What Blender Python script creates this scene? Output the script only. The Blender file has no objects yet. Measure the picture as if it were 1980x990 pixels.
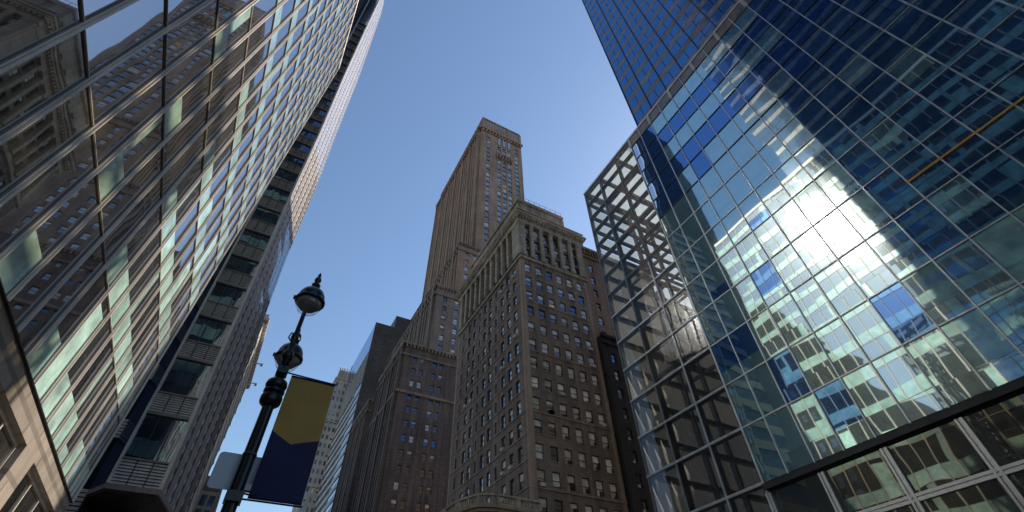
import bpy, math, random
from mathutils import Vector, Matrix
random.seed(7)
R = math.radians
scene = bpy.context.scene
col = scene.collection

# ------------------------------------------------------------------ camera
PITCH, YAW, ROLL = R(45.652), R(30.047), R(-1.794)
cp, sp = math.cos(PITCH), math.sin(PITCH)
fw = Vector((math.sin(YAW)*cp, math.cos(YAW)*cp, sp))
rt0 = Vector((math.cos(YAW), -math.sin(YAW), 0))
up0 = rt0.cross(fw)
rt = rt0*math.cos(ROLL) + up0*math.sin(ROLL)
up = -rt0*math.sin(ROLL) + up0*math.cos(ROLL)
CAM = Vector((0, 0, 1.6))
cam_d = bpy.data.cameras.new("camera")
cam_d.sensor_width = 36
cam_d.lens = 884.83/1980*36
cam_d.clip_end = 5000
cam = bpy.data.objects.new("camera", cam_d)
cam.matrix_world = Matrix(((rt.x, up.x, -fw.x, 0), (rt.y, up.y, -fw.y, 0), (rt.z, up.z, -fw.z, 1.6), (0, 0, 0, 1)))
col.objects.link(cam)
scene.camera = cam

def proj(p):
    d = Vector(p)-CAM
    z = d.dot(fw)
    if z < 0.1: return None
    return (d.dot(rt)/z*884.83+990, -d.dot(up)/z*884.83+495)
def parea(pts):
    q = [proj(p) for p in pts]
    if any(a is None for a in q): return 0
    if all(a[0] < 0 or a[0] > 1980 or a[1] < 0 or a[1] > 990 for a in q): return 0
    s = 0
    for i in range(len(q)):
        a, b = q[i], q[(i+1) % len(q)]
        s += a[0]*b[1]-a[1]*b[0]
    return abs(s)/2

# ------------------------------------------------------------------ light
SUN = Vector((0.768, 0.181, 0.614)).normalized()
sun_d = bpy.data.lights.new("sun", 'SUN')
sun_d.energy = 5.0
sun_d.angle = R(0.53)
sun_d.color = (1.0, 0.90, 0.76)
sun = bpy.data.objects.new("sun", sun_d)
sun.rotation_euler = SUN.to_track_quat('Z', 'Y').to_euler()
sun.location = (60, 20, 120)
col.objects.link(sun)

world = bpy.data.worlds.new("World")
scene.world = world
world.use_nodes = True
wn = world.node_tree
bg = wn.nodes['Background']
sky = wn.nodes.new('ShaderNodeTexSky')
sky.sky_type = 'NISHITA'
sky.sun_disc = False
sky.sun_elevation = math.asin(SUN.z)
sky.sun_rotation = math.atan2(SUN.x, SUN.y)
sky.altitude = 30
sky.air_density = 1.35
sky.dust_density = 0.5
sky.ozone_density = 3.8
wn.links.new(sky.outputs[0], bg.inputs[0])
bg.inputs[1].default_value = 0.175

scene.view_settings.view_transform = 'Standard'
scene.view_settings.look = 'None'
scene.view_settings.exposure = 0
scene.view_settings.gamma = 1
cy = scene.cycles
cy.use_denoising = True
cy.max_bounces = 8
cy.glossy_bounces = 5
cy.transparent_max_bounces = 12
cy.transmission_bounces = 4
cy.diffuse_bounces = 5
cy.sample_clamp_indirect = 30
cy.caustics_reflective = True
cy.blur_glossy = 2.0
cy.caustics_refractive = False

# ------------------------------------------------------------------ materials
def newmat(name):
    m = bpy.data.materials.new(name)
    m.use_nodes = True
    nt = m.node_tree
    for n in list(nt.nodes): nt.nodes.remove(n)
    out = nt.nodes.new('ShaderNodeOutputMaterial')
    return m, nt, out
def N(nt, t, **k):
    n = nt.nodes.new(t)
    for a, v in k.items(): setattr(n, a, v)
    return n
def mathn(nt, op, a, b=None):
    n = N(nt, 'ShaderNodeMath', operation=op)
    for i, v in enumerate((a, b)):
        if v is None: continue
        if isinstance(v, (int, float)): n.inputs[i].default_value = v
        else: nt.links.new(v, n.inputs[i])
    return n.outputs[0]
def mixc(nt, fac, a, b, mode='MIX'):
    n = N(nt, 'ShaderNodeMix', data_type='RGBA', blend_type=mode)
    for s, v in ((n.inputs['Factor'], fac), (n.inputs[6], a), (n.inputs[7], b)):
        if isinstance(v, (int, float)): s.default_value = v
        elif isinstance(v, tuple): s.default_value = (*v, 1)
        else: nt.links.new(v, s)
    return n.outputs[2]
def pos(nt):
    return N(nt, 'ShaderNodeNewGeometry').outputs['Position']
def noise(nt, vec, scale, detail=4, rough=0.55, mul=None):
    if mul:
        mp = N(nt, 'ShaderNodeMapping'); mp.inputs['Scale'].default_value = mul
        nt.links.new(vec, mp.inputs['Vector']); vec = mp.outputs[0]
    n = N(nt, 'ShaderNodeTexNoise')
    n.inputs['Scale'].default_value = scale; n.inputs['Detail'].default_value = detail; n.inputs['Roughness'].default_value = rough
    nt.links.new(vec, n.inputs['Vector'])
    return n.outputs[0]
def ramp(nt, v, a, b, c0=0.0, c1=1.0):
    n = N(nt, 'ShaderNodeMapRange'); n.clamp = True
    n.inputs[1].default_value = a; n.inputs[2].default_value = b; n.inputs[3].default_value = c0; n.inputs[4].default_value = c1
    nt.links.new(v, n.inputs[0]); return n.outputs[0]

def masonry_mat(name, c1, c2, brick=True, mortar=0.75, stain=0.35, rough=0.85, bw=0.42, bh=0.14):
    m, nt, out = newmat(name)
    p = pos(nt)
    sx = N(nt, 'ShaderNodeSeparateXYZ'); nt.links.new(p, sx.inputs[0])
    s = mathn(nt, 'ADD', sx.outputs[0], sx.outputs[1])
    cb = N(nt, 'ShaderNodeCombineXYZ'); nt.links.new(s, cb.inputs[0]); nt.links.new(sx.outputs[2], cb.inputs[1])
    big = noise(nt, p, 0.12, 5, 0.6)
    med = noise(nt, p, 1.3, 5, 0.65)
    streak = noise(nt, p, 1.0, 4, 0.6, mul=(1.1, 1.1, 0.06))
    c = mixc(nt, ramp(nt, med, 0.3, 0.7), c1, c2)
    if brick:
        b = N(nt, 'ShaderNodeTexBrick')
        b.inputs['Scale'].default_value = 1; b.inputs['Brick Width'].default_value = bw; b.inputs['Row Height'].default_value = bh
        b.inputs['Mortar Size'].default_value = bh*0.08; b.inputs['Mortar Smooth'].default_value = 0.3
        b.inputs['Color1'].default_value = (1, 1, 1, 1); b.inputs['Color2'].default_value = (0.7, 0.7, 0.7, 1)
        b.inputs['Mortar'].default_value = (mortar, mortar, mortar, 1)
        nt.links.new(cb.outputs[0], b.inputs['Vector'])
        c = mixc(nt, 0.8, c, b.outputs['Color'], 'MULTIPLY')
    g = mathn(nt, 'MULTIPLY', ramp(nt, big, 0.3, 0.7, 1-stain*0.6, 1.1), ramp(nt, streak, 0.35, 0.7, 1.05, 1-stain))
    cg = N(nt, 'ShaderNodeCombineColor')
    for i in range(3): nt.links.new(g, cg.inputs[i])
    c = mixc(nt, 1.0, c, cg.outputs[0], 'MULTIPLY')
    bs = N(nt, 'ShaderNodeBsdfPrincipled'); bs.inputs['Roughness'].default_value = rough
    bs.inputs['Specular IOR Level'].default_value = 0.25
    nt.links.new(c, bs.inputs['Base Color'])
    bp = N(nt, 'ShaderNodeBump'); bp.inputs['Strength'].default_value = 0.35; bp.inputs['Distance'].default_value = 0.03
    nt.links.new(med, bp.inputs['Height']); nt.links.new(bp.outputs[0], bs.inputs['Normal'])
    nt.links.new(bs.outputs[0], out.inputs[0])
    return m

def metal_mat(name, c, rough=0.4, metallic=0.8, var=0.25, scale=2.0):
    m, nt, out = newmat(name)
    p = pos(nt)
    n = noise(nt, p, scale, 5, 0.6, mul=(1, 1, 0.3))
    cc = mixc(nt, ramp(nt, n, 0.3, 0.7), tuple(v*(1-var) for v in c), tuple(min(1, v*(1+var*0.5)) for v in c))
    bs = N(nt, 'ShaderNodeBsdfPrincipled'); bs.inputs['Metallic'].default_value = metallic
    nt.links.new(cc, bs.inputs['Base Color'])
    nt.links.new(ramp(nt, n, 0.3, 0.7, rough*0.8, min(1, rough*1.25)), bs.inputs['Roughness'])
    nt.links.new(bs.outputs[0], out.inputs[0])
    return m

def glass_mat(name, base, tint=(1, 1, 1), f0=0.3, rough=0.02, haze=0.12, wave=0.012, wscale=0.5, blotch=None, haze_r=0.2):
    """coated facade glass: a dark room (or a drawn blind) behind a reflective, slightly wavy sheet with a film of dust"""
    m, nt, out = newmat(name)
    p = pos(nt)
    oi = N(nt, 'ShaderNodeObjectInfo')
    off = N(nt, 'ShaderNodeVectorMath', operation='MULTIPLY_ADD')
    nt.links.new(p, off.inputs[0]); off.inputs[1].default_value = (1, 1, 1)
    cb = N(nt, 'ShaderNodeCombineXYZ')
    for i in range(3): nt.links.new(mathn(nt, 'MULTIPLY', oi.outputs['Random'], 17.0), cb.inputs[i])
    nt.links.new(cb.outputs[0], off.inputs[2])
    h = noise(nt, off.outputs[0], wscale, 0.4, 0.3)
    bp = N(nt, 'ShaderNodeBump'); bp.inputs['Strength'].default_value = 1.0; bp.inputs['Distance'].default_value = wave
    nt.links.new(h, bp.inputs['Height'])
    lw = N(nt, 'ShaderNodeLayerWeight'); lw.inputs['Blend'].default_value = 0.5
    f5 = mathn(nt, 'POWER', lw.outputs['Facing'], 4.0)
    fac = mathn(nt, 'ADD', mathn(nt, 'MULTIPLY', f5, 1-f0), f0)
    nb = noise(nt, p, 0.9, 4, 0.6)
    if blotch:
        bc = mixc(nt, ramp(nt, nb, 0.35, 0.65), base, blotch)
    else:
        bc = mixc(nt, ramp(nt, nb, 0.3, 0.7), tuple(v*0.6 for v in base), tuple(v*1.3 for v in base))
    bc = mixc(nt, 1.0, bc, N_gray(nt, mathn(nt, 'ADD', mathn(nt, 'MULTIPLY', oi.outputs['Random'], 0.6), 0.7)), 'MULTIPLY')
    df = N(nt, 'ShaderNodeBsdfDiffuse'); nt.links.new(bc, df.inputs[0])
    g1 = N(nt, 'ShaderNodeBsdfGlossy'); g1.inputs['Roughness'].default_value = rough
    g2 = N(nt, 'ShaderNodeBsdfGlossy'); g2.inputs['Roughness'].default_value = haze_r
    for g in (g1, g2):
        g.inputs[0].default_value = (*tint, 1); nt.links.new(bp.outputs[0], g.inputs['Normal'])
    mg = N(nt, 'ShaderNodeMixShader'); mg.inputs[0].default_value = haze
    nt.links.new(g1.outputs[0], mg.inputs[1]); nt.links.new(g2.outputs[0], mg.inputs[2])
    ms = N(nt, 'ShaderNodeMixShader')
    nt.links.new(fac, ms.inputs[0]); nt.links.new(df.outputs[0], ms.inputs[1]); nt.links.new(mg.outputs[0], ms.inputs[2])
    nt.links.new(ms.outputs[0], out.inputs[0])
    return m
def N_gray(nt, v):
    c = N(nt, 'ShaderNodeCombineColor')
    for i in range(3): nt.links.new(v, c.inputs[i])
    return c.outputs[0]
def clear_glass(name, tint=(0.8, 0.85, 0.85), refl=0.12, rough=0.01, dust=0.0):
    m, nt, out = newmat(name)
    lw = N(nt, 'ShaderNodeLayerWeight'); lw.inputs['Blend'].default_value = 0.5
    f = mathn(nt, 'ADD', mathn(nt, 'MULTIPLY', mathn(nt, 'POWER', lw.outputs['Facing'], 5.0), 1-refl), refl)
    h = noise(nt, pos(nt), 0.5, 1.5, 0.4)
    bp = N(nt, 'ShaderNodeBump'); bp.inputs['Strength'].default_value = 1.0; bp.inputs['Distance'].default_value = 0.008
    nt.links.new(h, bp.inputs['Height'])
    t = N(nt, 'ShaderNodeBsdfTransparent'); t.inputs[0].default_value = (*tint, 1)
    g = N(nt, 'ShaderNodeBsdfGlossy'); g.inputs['Roughness'].default_value = rough
    nt.links.new(bp.outputs[0], g.inputs['Normal'])
    ms = N(nt, 'ShaderNodeMixShader')
    d = N(nt, 'ShaderNodeBsdfTranslucent'); d.inputs[0].default_value = (0.9, 0.92, 0.92, 1)
    md = N(nt, 'ShaderNodeMixShader'); md.inputs[0].default_value = dust
    nt.links.new(t.outputs[0], md.inputs[1]); nt.links.new(d.outputs[0], md.inputs[2])
    nt.links.new(f, ms.inputs[0]); nt.links.new(md.outputs[0], ms.inputs[1]); nt.links.new(g.outputs[0], ms.inputs[2])
    nt.links.new(ms.outputs[0], out.inputs[0])
    return m
def translucent_mat(name, c, c2=None, scale=0.25, clear=None):
    m, nt, out = newmat(name)
    n = noise(nt, pos(nt), scale, 4, 0.6)
    cc = mixc(nt, ramp(nt, n, 0.35, 0.65), c, c2 or tuple(v*0.8 for v in c))
    d = N(nt, 'ShaderNodeBsdfDiffuse'); t = N(nt, 'ShaderNodeBsdfTranslucent')
    nt.links.new(cc, d.inputs[0]); nt.links.new(cc, t.inputs[0])
    ms = N(nt, 'ShaderNodeMixShader'); ms.inputs[0].default_value = 0.6
    nt.links.new(d.outputs[0], ms.inputs[1]); nt.links.new(t.outputs[0], ms.inputs[2])
    if clear:
        tr = N(nt, 'ShaderNodeBsdfTransparent'); tr.inputs[0].default_value = (*clear, 1)
        m2 = N(nt, 'ShaderNodeMixShader'); m2.inputs[0].default_value = 0.62
        nt.links.new(ms.outputs[0], m2.inputs[1]); nt.links.new(tr.outputs[0], m2.inputs[2]); ms = m2
    nt.links.new(ms.outputs[0], out.inputs[0])
    return m
def glow_mat(name, c, s):
    m, nt, out = newmat(name)
    e = N(nt, 'ShaderNodeEmission'); e.inputs[0].default_value = (*c, 1)
    n = noise(nt, pos(nt), 3.0, 2)
    nt.links.new(ramp(nt, n, 0.3, 0.7, s*0.4, s), e.inputs[1])
    nt.links.new(e.outputs[0], out.inputs[0])
    return m

M = {}
M['brick'] = masonry_mat('brown brick', (0.42, 0.31, 0.25), (0.31, 0.235, 0.19), stain=0.45)
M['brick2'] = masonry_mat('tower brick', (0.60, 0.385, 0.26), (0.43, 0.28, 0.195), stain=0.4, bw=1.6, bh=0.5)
M['brick3'] = masonry_mat('red brick', (0.44, 0.28, 0.20), (0.34, 0.22, 0.16), stain=0.35)
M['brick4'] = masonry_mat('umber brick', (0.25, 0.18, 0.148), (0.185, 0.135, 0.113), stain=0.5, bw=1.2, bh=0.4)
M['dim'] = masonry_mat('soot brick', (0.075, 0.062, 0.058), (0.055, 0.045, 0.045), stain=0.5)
M['ledge'] = masonry_mat('brown stone ledge', (0.50, 0.36, 0.27), (0.42, 0.30, 0.23), brick=False)
M['cream'] = masonry_mat('cream limestone', (0.72, 0.59, 0.45), (0.56, 0.46, 0.36), brick=True, bw=2.2, bh=0.75, mortar=0.6, stain=0.45)
M['granite'] = masonry_mat('beige granite cladding', (0.52, 0.44, 0.37), (0.42, 0.35, 0.295), brick=True, bw=3.2, bh=1.35, mortar=0.45, stain=0.3, rough=0.5)
M['pale'] = masonry_mat('pale stone', (0.68, 0.61, 0.53), (0.56, 0.50, 0.44), brick=False, stain=0.3)
M['slate'] = masonry_mat('brown granite panels', (0.19, 0.15, 0.13), (0.155, 0.12, 0.108), brick=True, bw=3.0, bh=1.9, mortar=0.6, stain=0.25, rough=0.5)
M['roof'] = masonry_mat('roof gravel', (0.16, 0.15, 0.14), (0.12, 0.11, 0.10), brick=False)
M['fr_dark'] = metal_mat('dark window frame', (0.03, 0.03, 0.035), 0.5, 0.3)
M['fr_cream'] = metal_mat('painted sash', (0.045, 0.04, 0.04), 0.5, 0.1)
M['alu'] = metal_mat('champagne aluminium', (0.80, 0.71, 0.63), 0.5, 0.1)
M['alu_back'] = metal_mat('aluminium frame backing', (0.24, 0.19, 0.165), 0.5, 0.3)
M['alu_mid'] = metal_mat('aluminium frame', (0.25, 0.20, 0.175), 0.5, 0.2)
M['silver'] = metal_mat('silver mullion', (0.70, 0.70, 0.71), 0.4, 0.5)
M['steel_dk'] = metal_mat('dark painted steel', (0.055, 0.062, 0.068), 0.45, 0.3)
M['steel_at'] = metal_mat('grey atrium steel', (0.15, 0.155, 0.16), 0.5, 0.1)
M['black'] = metal_mat('black enamel', (0.012, 0.013, 0.014), 0.3, 0.2, var=0.4, scale=8)
M['louvre'] = metal_mat('grey louvre', (0.62, 0.55, 0.50), 0.5, 0.15)
M['g_shade'] = glass_mat('shaded glass', (0.02, 0.024, 0.035), (0.4, 0.5, 0.7), f0=0.08, rough=0.08, wave=0.01)
M['louvre_gap'] = metal_mat('louvre shadow gap', (0.05, 0.043, 0.042), 0.7, 0.1)
M['fin'] = metal_mat('beige fin', (0.50, 0.44, 0.40), 0.5, 0.1)
M['soffit'] = metal_mat('oxide red soffit', (0.07, 0.03, 0.028), 0.6, 0.1)
M['g_left'] = glass_mat('clear vision glass', (0.05, 0.05, 0.048), (0.95, 0.97, 1.0), f0=0.42, rough=0.015, haze=0.12, wave=0.006, wscale=0.5, haze_r=0.11)
M['g_left_sp'] = glass_mat('pale green spandrel glass', (0.52, 0.76, 0.68), (0.9, 0.97, 0.97), f0=0.24, rough=0.03, haze=0.15, wave=0.006, wscale=0.3)
M['g_blue'] = glass_mat('blue mirror glass', (0.03, 0.10, 0.24), (0.28, 0.50, 0.92), f0=0.72, rough=0.02, haze=0.10, wave=0.022, wscale=0.30, haze_r=0.11)
M['g_teal'] = glass_mat('teal glass over drawn blinds', (0.60, 0.95, 0.95), (0.80, 1.0, 1.0), f0=0.76, rough=0.02, haze=0.08, wave=0.022, wscale=0.28, blotch=(0.14, 0.44, 0.56), haze_r=0.16)  # blinds whose lit brightness is put into base and blotch colours
M['g_teal2'] = glass_mat('teal glass over a dark room', (0.30, 0.55, 0.55), (0.82, 1.0, 0.98), f0=0.78, rough=0.02, haze=0.10, wave=0.022, wscale=0.28, haze_r=0.11)  # dim copy of the teal panes; the weaker light is in the base colour
M['g_pale'] = glass_mat('glass over pale curtains', (0.50, 0.82, 0.76), (0.85, 1.0, 0.98), f0=0.42, rough=0.02, haze=0.10, wave=0.018, wscale=0.28, blotch=(0.20, 0.42, 0.42), haze_r=0.11)  # brightness of a sunlit reflection put into the base colour
M['g_navy'] = glass_mat('navy glass over a dark room', (0.03, 0.075, 0.15), (0.50, 0.78, 1.0), f0=0.6, rough=0.02, haze=0.08, wave=0.022, wscale=0.28, haze_r=0.11)  # darkness of an unlit reflection put into the pane colour
M['g_smoke'] = glass_mat('smoky lobby glass', (0.045, 0.04, 0.036), (0.75, 0.78, 0.72), f0=0.25, rough=0.015, haze=0.05, wave=0.012)
M['g_tower'] = glass_mat('deep blue tower glass', (0.012, 0.06, 0.18), (0.28, 0.55, 1.0), f0=0.45, rough=0.05, haze=0.1, wave=0.008)
M['sp_tower'] = glass_mat('brown spandrel', (0.24, 0.20, 0.20), (0.8, 0.8, 0.8), f0=0.06, rough=0.2, haze=0.5, wave=0.003)
M['g_bay'] = glass_mat('blue grey bay glass', (0.012, 0.02, 0.035), (0.6, 0.8, 1.0), f0=0.34, rough=0.02, wave=0.02)
M['g_stripe'] = glass_mat('strip window glass', (0.03, 0.05, 0.09), (0.8, 0.9, 1.0), f0=0.4, rough=0.03, wave=0.01)
M['g_dark'] = glass_mat('dark tower glass', (0.03, 0.05, 0.09), (0.3, 0.42, 0.6), f0=0.25, rough=0.05, wave=0.01)
M['w_pane'] = glass_mat('sash glass', (0.02, 0.022, 0.028), (0.95, 0.97, 1.0), f0=0.28, rough=0.03, haze=0.1, wave=0.006, wscale=0.9)
M['w_blue'] = glass_mat('bright sash glass', (0.015, 0.02, 0.03), (0.9, 0.96, 1.0), f0=0.5, rough=0.03, haze=0.1, wave=0.006, wscale=0.9)
M['w_blind'] = glass_mat('sash glass over a blind', (0.85, 0.81, 0.72), (1, 1, 1), f0=0.15, rough=0.05, wave=0.004)
M['w_lit'] = glow_mat('lit room', (1.0, 0.74, 0.42), 0.28)
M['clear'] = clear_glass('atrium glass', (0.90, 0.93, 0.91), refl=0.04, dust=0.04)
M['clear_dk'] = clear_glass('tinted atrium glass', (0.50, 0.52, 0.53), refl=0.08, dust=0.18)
M['cream_glass'] = translucent_mat('fritted cream glass', (0.97, 0.95, 0.86), (0.88, 0.86, 0.78), clear=(1.0, 0.90, 0.68))
M['orange'] = metal_mat('painted orange light', (0.85, 0.42, 0.12), 0.5, 0.0)

def asphalt():
    m, nt, out = newmat('asphalt')
    p = pos(nt)
    c = mixc(nt, noise(nt, p, 3.0, 8, 0.7), (0.035, 0.035, 0.037), (0.07, 0.068, 0.066))
    bs = N(nt, 'ShaderNodeBsdfPrincipled'); bs.inputs['Roughness'].default_value = 0.85
    nt.links.new(c, bs.inputs['Base Color']); nt.links.new(bs.outputs[0], out.inputs[0]); return m
M['asphalt'] = asphalt()
M['paving'] = masonry_mat('concrete paving', (0.30, 0.28, 0.26), (0.24, 0.23, 0.215), brick=True, bw=1.5, bh=1.5, mortar=0.5)

# ------------------------------------------------------------------ mesh helpers
class MB:
    def __init__(s): s.v = []; s.f = []; s.m = []; s.sm = []
    def face(s, pts, mi=0, smooth=False):
        b = len(s.v); s.v += [tuple(p) for p in pts]; s.f.append(tuple(range(b, b+len(pts)))); s.m.append(mi); s.sm.append(smooth)
    def hexa(s, c, mi=0):
        """c: 8 corners, bottom 4 ccw then top 4"""
        b = len(s.v); s.v += [tuple(p) for p in c]
        for q in ((3, 2, 1, 0), (4, 5, 6, 7), (0, 1, 5, 4), (1, 2, 6, 5), (2, 3, 7, 6), (3, 0, 4, 7)):
            s.f.append(tuple(b+i for i in q)); s.m.append(mi); s.sm.append(False)
    def box(s, x0, y0, z0, x1, y1, z1, mi=0):
        s.hexa([(x0, y0, z0), (x1, y0, z0), (x1, y1, z0), (x0, y1, z0), (x0, y0, z1), (x1, y0, z1), (x1, y1, z1), (x0, y1, z1)], mi)
    def fbox(s, F, a0, a1, z0, z1, d0, d1, mi=0):
        """box on a facade: a along it, z up, d outward"""
        P = F.pt
        s.hexa([P(a0, z0, d1), P(a1, z0, d1), P(a1, z0, d0), P(a0, z0, d0), P(a0, z1, d1), P(a1, z1, d1), P(a1, z1, d0), P(a0, z1, d0)], mi)
    def prism(s, poly, z0, z1, mi=0, top=True, bottom=True):
        n = len(poly)
        for i in range(n):
            a, b = poly[i], poly[(i+1) % n]
            s.face([(a[0], a[1], z0), (b[0], b[1], z0), (b[0], b[1], z1), (a[0], a[1], z1)], mi)
        if top: s.face([(p[0], p[1], z1) for p in poly], mi)
        if bottom: s.face([(p[0], p[1], z0) for p in reversed(poly)], mi)
    def lathe(s, cx, cyy, prof, n=20, mi=0, flute=0.0):
        b = len(s.v)
        for (r, z) in prof:
            for k in range(n):
                rr = r*(1-flute*(k % 2))
                t = 2*math.pi*k/n
                s.v.append((cx+rr*math.cos(t), cyy+rr*math.sin(t), z))
        for i in range(len(prof)-1):
            for k in range(n):
                a = b+i*n+k; c = b+i*n+(k+1) % n
                s.f.append((a, c, c+n, a+n)); s.m.append(mi); s.sm.append(flute == 0)
        s.f.append(tuple(b+k for k in reversed(range(n)))); s.m.append(mi); s.sm.append(False)
        s.f.append(tuple(b+(len(prof)-1)*n+k for k in range(n))); s.m.append(mi); s.sm.append(False)
    def tube(s, pts, r, n=10, mi=0):
        pts = [Vector(p) for p in pts]
        rs = r if isinstance(r, (list, tuple)) else [r]*len(pts)
        b = len(s.v)
        for i, p in enumerate(pts):
            t = (pts[min(i+1, len(pts)-1)]-pts[max(i-1, 0)]).normalized()
            u = t.cross(Vector((1, 0, 0)))
            if u.length < 0.2: u = t.cross(Vector((0, 1, 0)))
            u.normalize(); w = t.cross(u)
            for k in range(n):
                a = 2*math.pi*k/n
                q = p+(u*math.cos(a)+w*math.sin(a))*rs[i]
                s.v.append(tuple(q))
        for i in range(len(pts)-1):
            for k in range(n):
                a = b+i*n+k; c = b+i*n+(k+1) % n
                s.f.append((a, c, c+n, a+n)); s.m.append(mi); s.sm.append(True)
        s.f.append(tuple(b+k for k in reversed(range(n)))); s.m.append(mi); s.sm.append(False)
        s.f.append(tuple(b+(len(pts)-1)*n+k for k in range(n))); s.m.append(mi); s.sm.append(False)
    def mesh(s, name, mats):
        me = bpy.data.meshes.new(name)
        me.from_pydata(s.v, [], s.f)
        for m in mats: me.materials.append(M[m] if isinstance(m, str) else m)
        me.polygons.foreach_set('material_index', s.m)
        me.polygons.foreach_set('use_smooth', s.sm)
        me.update()
        return me
    def build(s, name, mats, parent=None, loc=None):
        if not s.f: return None
        o = bpy.data.objects.new(name, s.mesh(name, mats if isinstance(mats, (list, tuple)) else [mats]))
        col.objects.link(o)
        if parent: adopt(o, parent)
        return o
def adopt(o, parent):
    o.parent = parent
    o.matrix_parent_inverse = wm(parent).inverted()
def wm(o):
    l = Matrix.LocRotScale(o.location, o.rotation_euler, o.scale)
    if o.parent: return wm(o.parent) @ o.matrix_parent_inverse @ l
    return l
def thing(name, label, cat, loc=(0, 0, 0), group=None):
    o = bpy.data.objects.new(name, None); o.location = loc; o.empty_display_size = 1
    col.objects.link(o)
    o['label'] = label; o['category'] = cat
    if group: o['group'] = group
    return o
def struct(o): o['kind'] = 'structure'; return o

class Fac:
    """a vertical facade: origin (x,y) at a=0, direction u; outward normal is u turned clockwise"""
    def __init__(s, x, y, ux, uy):
        l = math.hypot(ux, uy); s.o = (x, y); s.u = (ux/l, uy/l); s.n = (uy/l, -ux/l)
    def pt(s, a, z, d=0):
        return (s.o[0]+s.u[0]*a+s.n[0]*d, s.o[1]+s.u[1]*a+s.n[1]*d, z)
    def mat(s, a, z, d=0):
        p = s.pt(a, z, d)
        return Matrix(((s.u[0], -s.n[0], 0, p[0]), (s.u[1], -s.n[1], 0, p[1]), (0, 0, 1, p[2]), (0, 0, 0, 1)))

def wall(mb, F, a0, a1, z0, z1, ops, depth=0.3, mi=0):
    """wall sheet with real openings and reveals"""
    us = sorted(set([a0, a1]+[o[0] for o in ops]+[o[1] for o in ops]))
    zs = sorted(set([z0, z1]+[o[2] for o in ops]+[o[3] for o in ops]))
    ui = {v: i for i, v in enumerate(us)}; zi = {v: i for i, v in enumerate(zs)}
    hole = set()
    for o in ops:
        for i in range(ui[o[0]], ui[o[1]]):
            for j in range(zi[o[2]], zi[o[3]]): hole.add((i, j))
    for i in range(len(us)-1):
        j = 0
        while j < len(zs)-1:
            if (i, j) in hole: j += 1; continue
            k = j
            while k < len(zs)-1 and (i, k) not in hole: k += 1
            mb.face([F.pt(us[i], zs[j]), F.pt(us[i+1], zs[j]), F.pt(us[i+1], zs[k]), F.pt(us[i], zs[k])], mi)
            j = k
    for (b0, b1, c0, c1) in [o[:4] for o in ops]:
        P = F.pt
        mb.face([P(b0, c0, 0), P(b1, c0, 0), P(b1, c0, -depth), P(b0, c0, -depth)], mi)
        mb.face([P(b0, c1, -depth), P(b1, c1, -depth), P(b1, c1, 0), P(b0, c1, 0)], mi)
        mb.face([P(b0, c0, 0), P(b0, c0, -depth), P(b0, c1, -depth), P(b0, c1, 0)], mi)
        mb.face([P(b1, c0, -depth), P(b1, c0, 0), P(b1, c1, 0), P(b1, c1, -depth)], mi)

_wcache = {}
def win_meshes(w, h, pane, blind):
    k = (round(w, 3), round(h, 3), pane, blind)
    if k in _wcache: return _wcache[k]
    f = MB(); t = 0.06
    f.box(-w/2, -0.05, 0, -w/2+t, 0.0, h); f.box(w/2-t, -0.05, 0, w/2, 0.0, h)
    f.box(-w/2+t, -0.05, 0, w/2-t, 0.0, t); f.box(-w/2+t, -0.05, h-t, w/2-t, 0.0, h)
    f.box(-w/2+t, -0.045, h*0.5-0.035, w/2-t, 0.01, h*0.5+0.035)
    p = MB()
    zb = h-t-(h-2*t)*blind
    if blind < 1:
        zs = [t, h*0.5, zb] if zb > h*0.5 else [t, zb]
        for a, b in zip(zs[:-1], zs[1:]):
            if b-a > 0.01: p.face([(-w/2+t, -0.004 if a < h*0.45 else 0.004, a), (w/2-t, -0.004 if a < h*0.45 else 0.004, a), (w/2-t, 0.0, b), (-w/2+t, 0.0, b)], 0)
    if blind > 0:
        p.face([(-w/2+t, 0.002, zb), (w/2-t, 0.002, zb), (w/2-t, 0.002, h-t), (-w/2+t, 0.002, h-t)], 1)
    r = (f.mesh('window', ['fr_cream']), p.mesh('pane', [pane, 'w_blind']))
    _wcache[k] = r
    return r
def place_windows(root, wins, depth=0.22, maxparts=100):
    """wins: (F, a0, a1, z0, z1, pane, blind). The largest in view are parts, the rest one mesh"""
    wins = sorted(wins, key=lambda w: -parea([w[0].pt(w[1], w[3]), w[0].pt(w[2], w[3]), w[0].pt(w[2], w[4]), w[0].pt(w[1], w[4])]))
    for w in wins[:maxparts]:
        F, a0, a1, z0, z1, pane, blind = w
        fm, pm = win_meshes(a1-a0, z1-z0, pane, blind)
        o = bpy.data.objects.new('window', fm); col.objects.link(o)
        adopt(o, root)
        mm = F.mat((a0+a1)/2, z0, -depth)
        o.matrix_basis = mm
        q = bpy.data.objects.new('pane', pm); col.objects.link(q)
        q.parent = o
    rest = wins[maxparts:]
    if rest:
        mats = ['fr_cream', 'w_pane', 'w_blue', 'w_lit', 'w_blind', 'g_stripe']
        mb = MB()
        for F, a0, a1, z0, z1, pane, blind in rest:
            fm, pm = win_meshes(a1-a0, z1-z0, pane, blind)
            mm = F.mat((a0+a1)/2, z0, -depth)
            for me, table in ((fm, [0]), (pm, [mats.index(pane), 4])):
                vs = [tuple(mm @ v.co) for v in me.vertices]
                for p in me.polygons:
                    mb.face([vs[i] for i in p.vertices], table[p.material_index])
        o = mb.build('windows', mats, root); o['kind'] = 'stuff'

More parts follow.
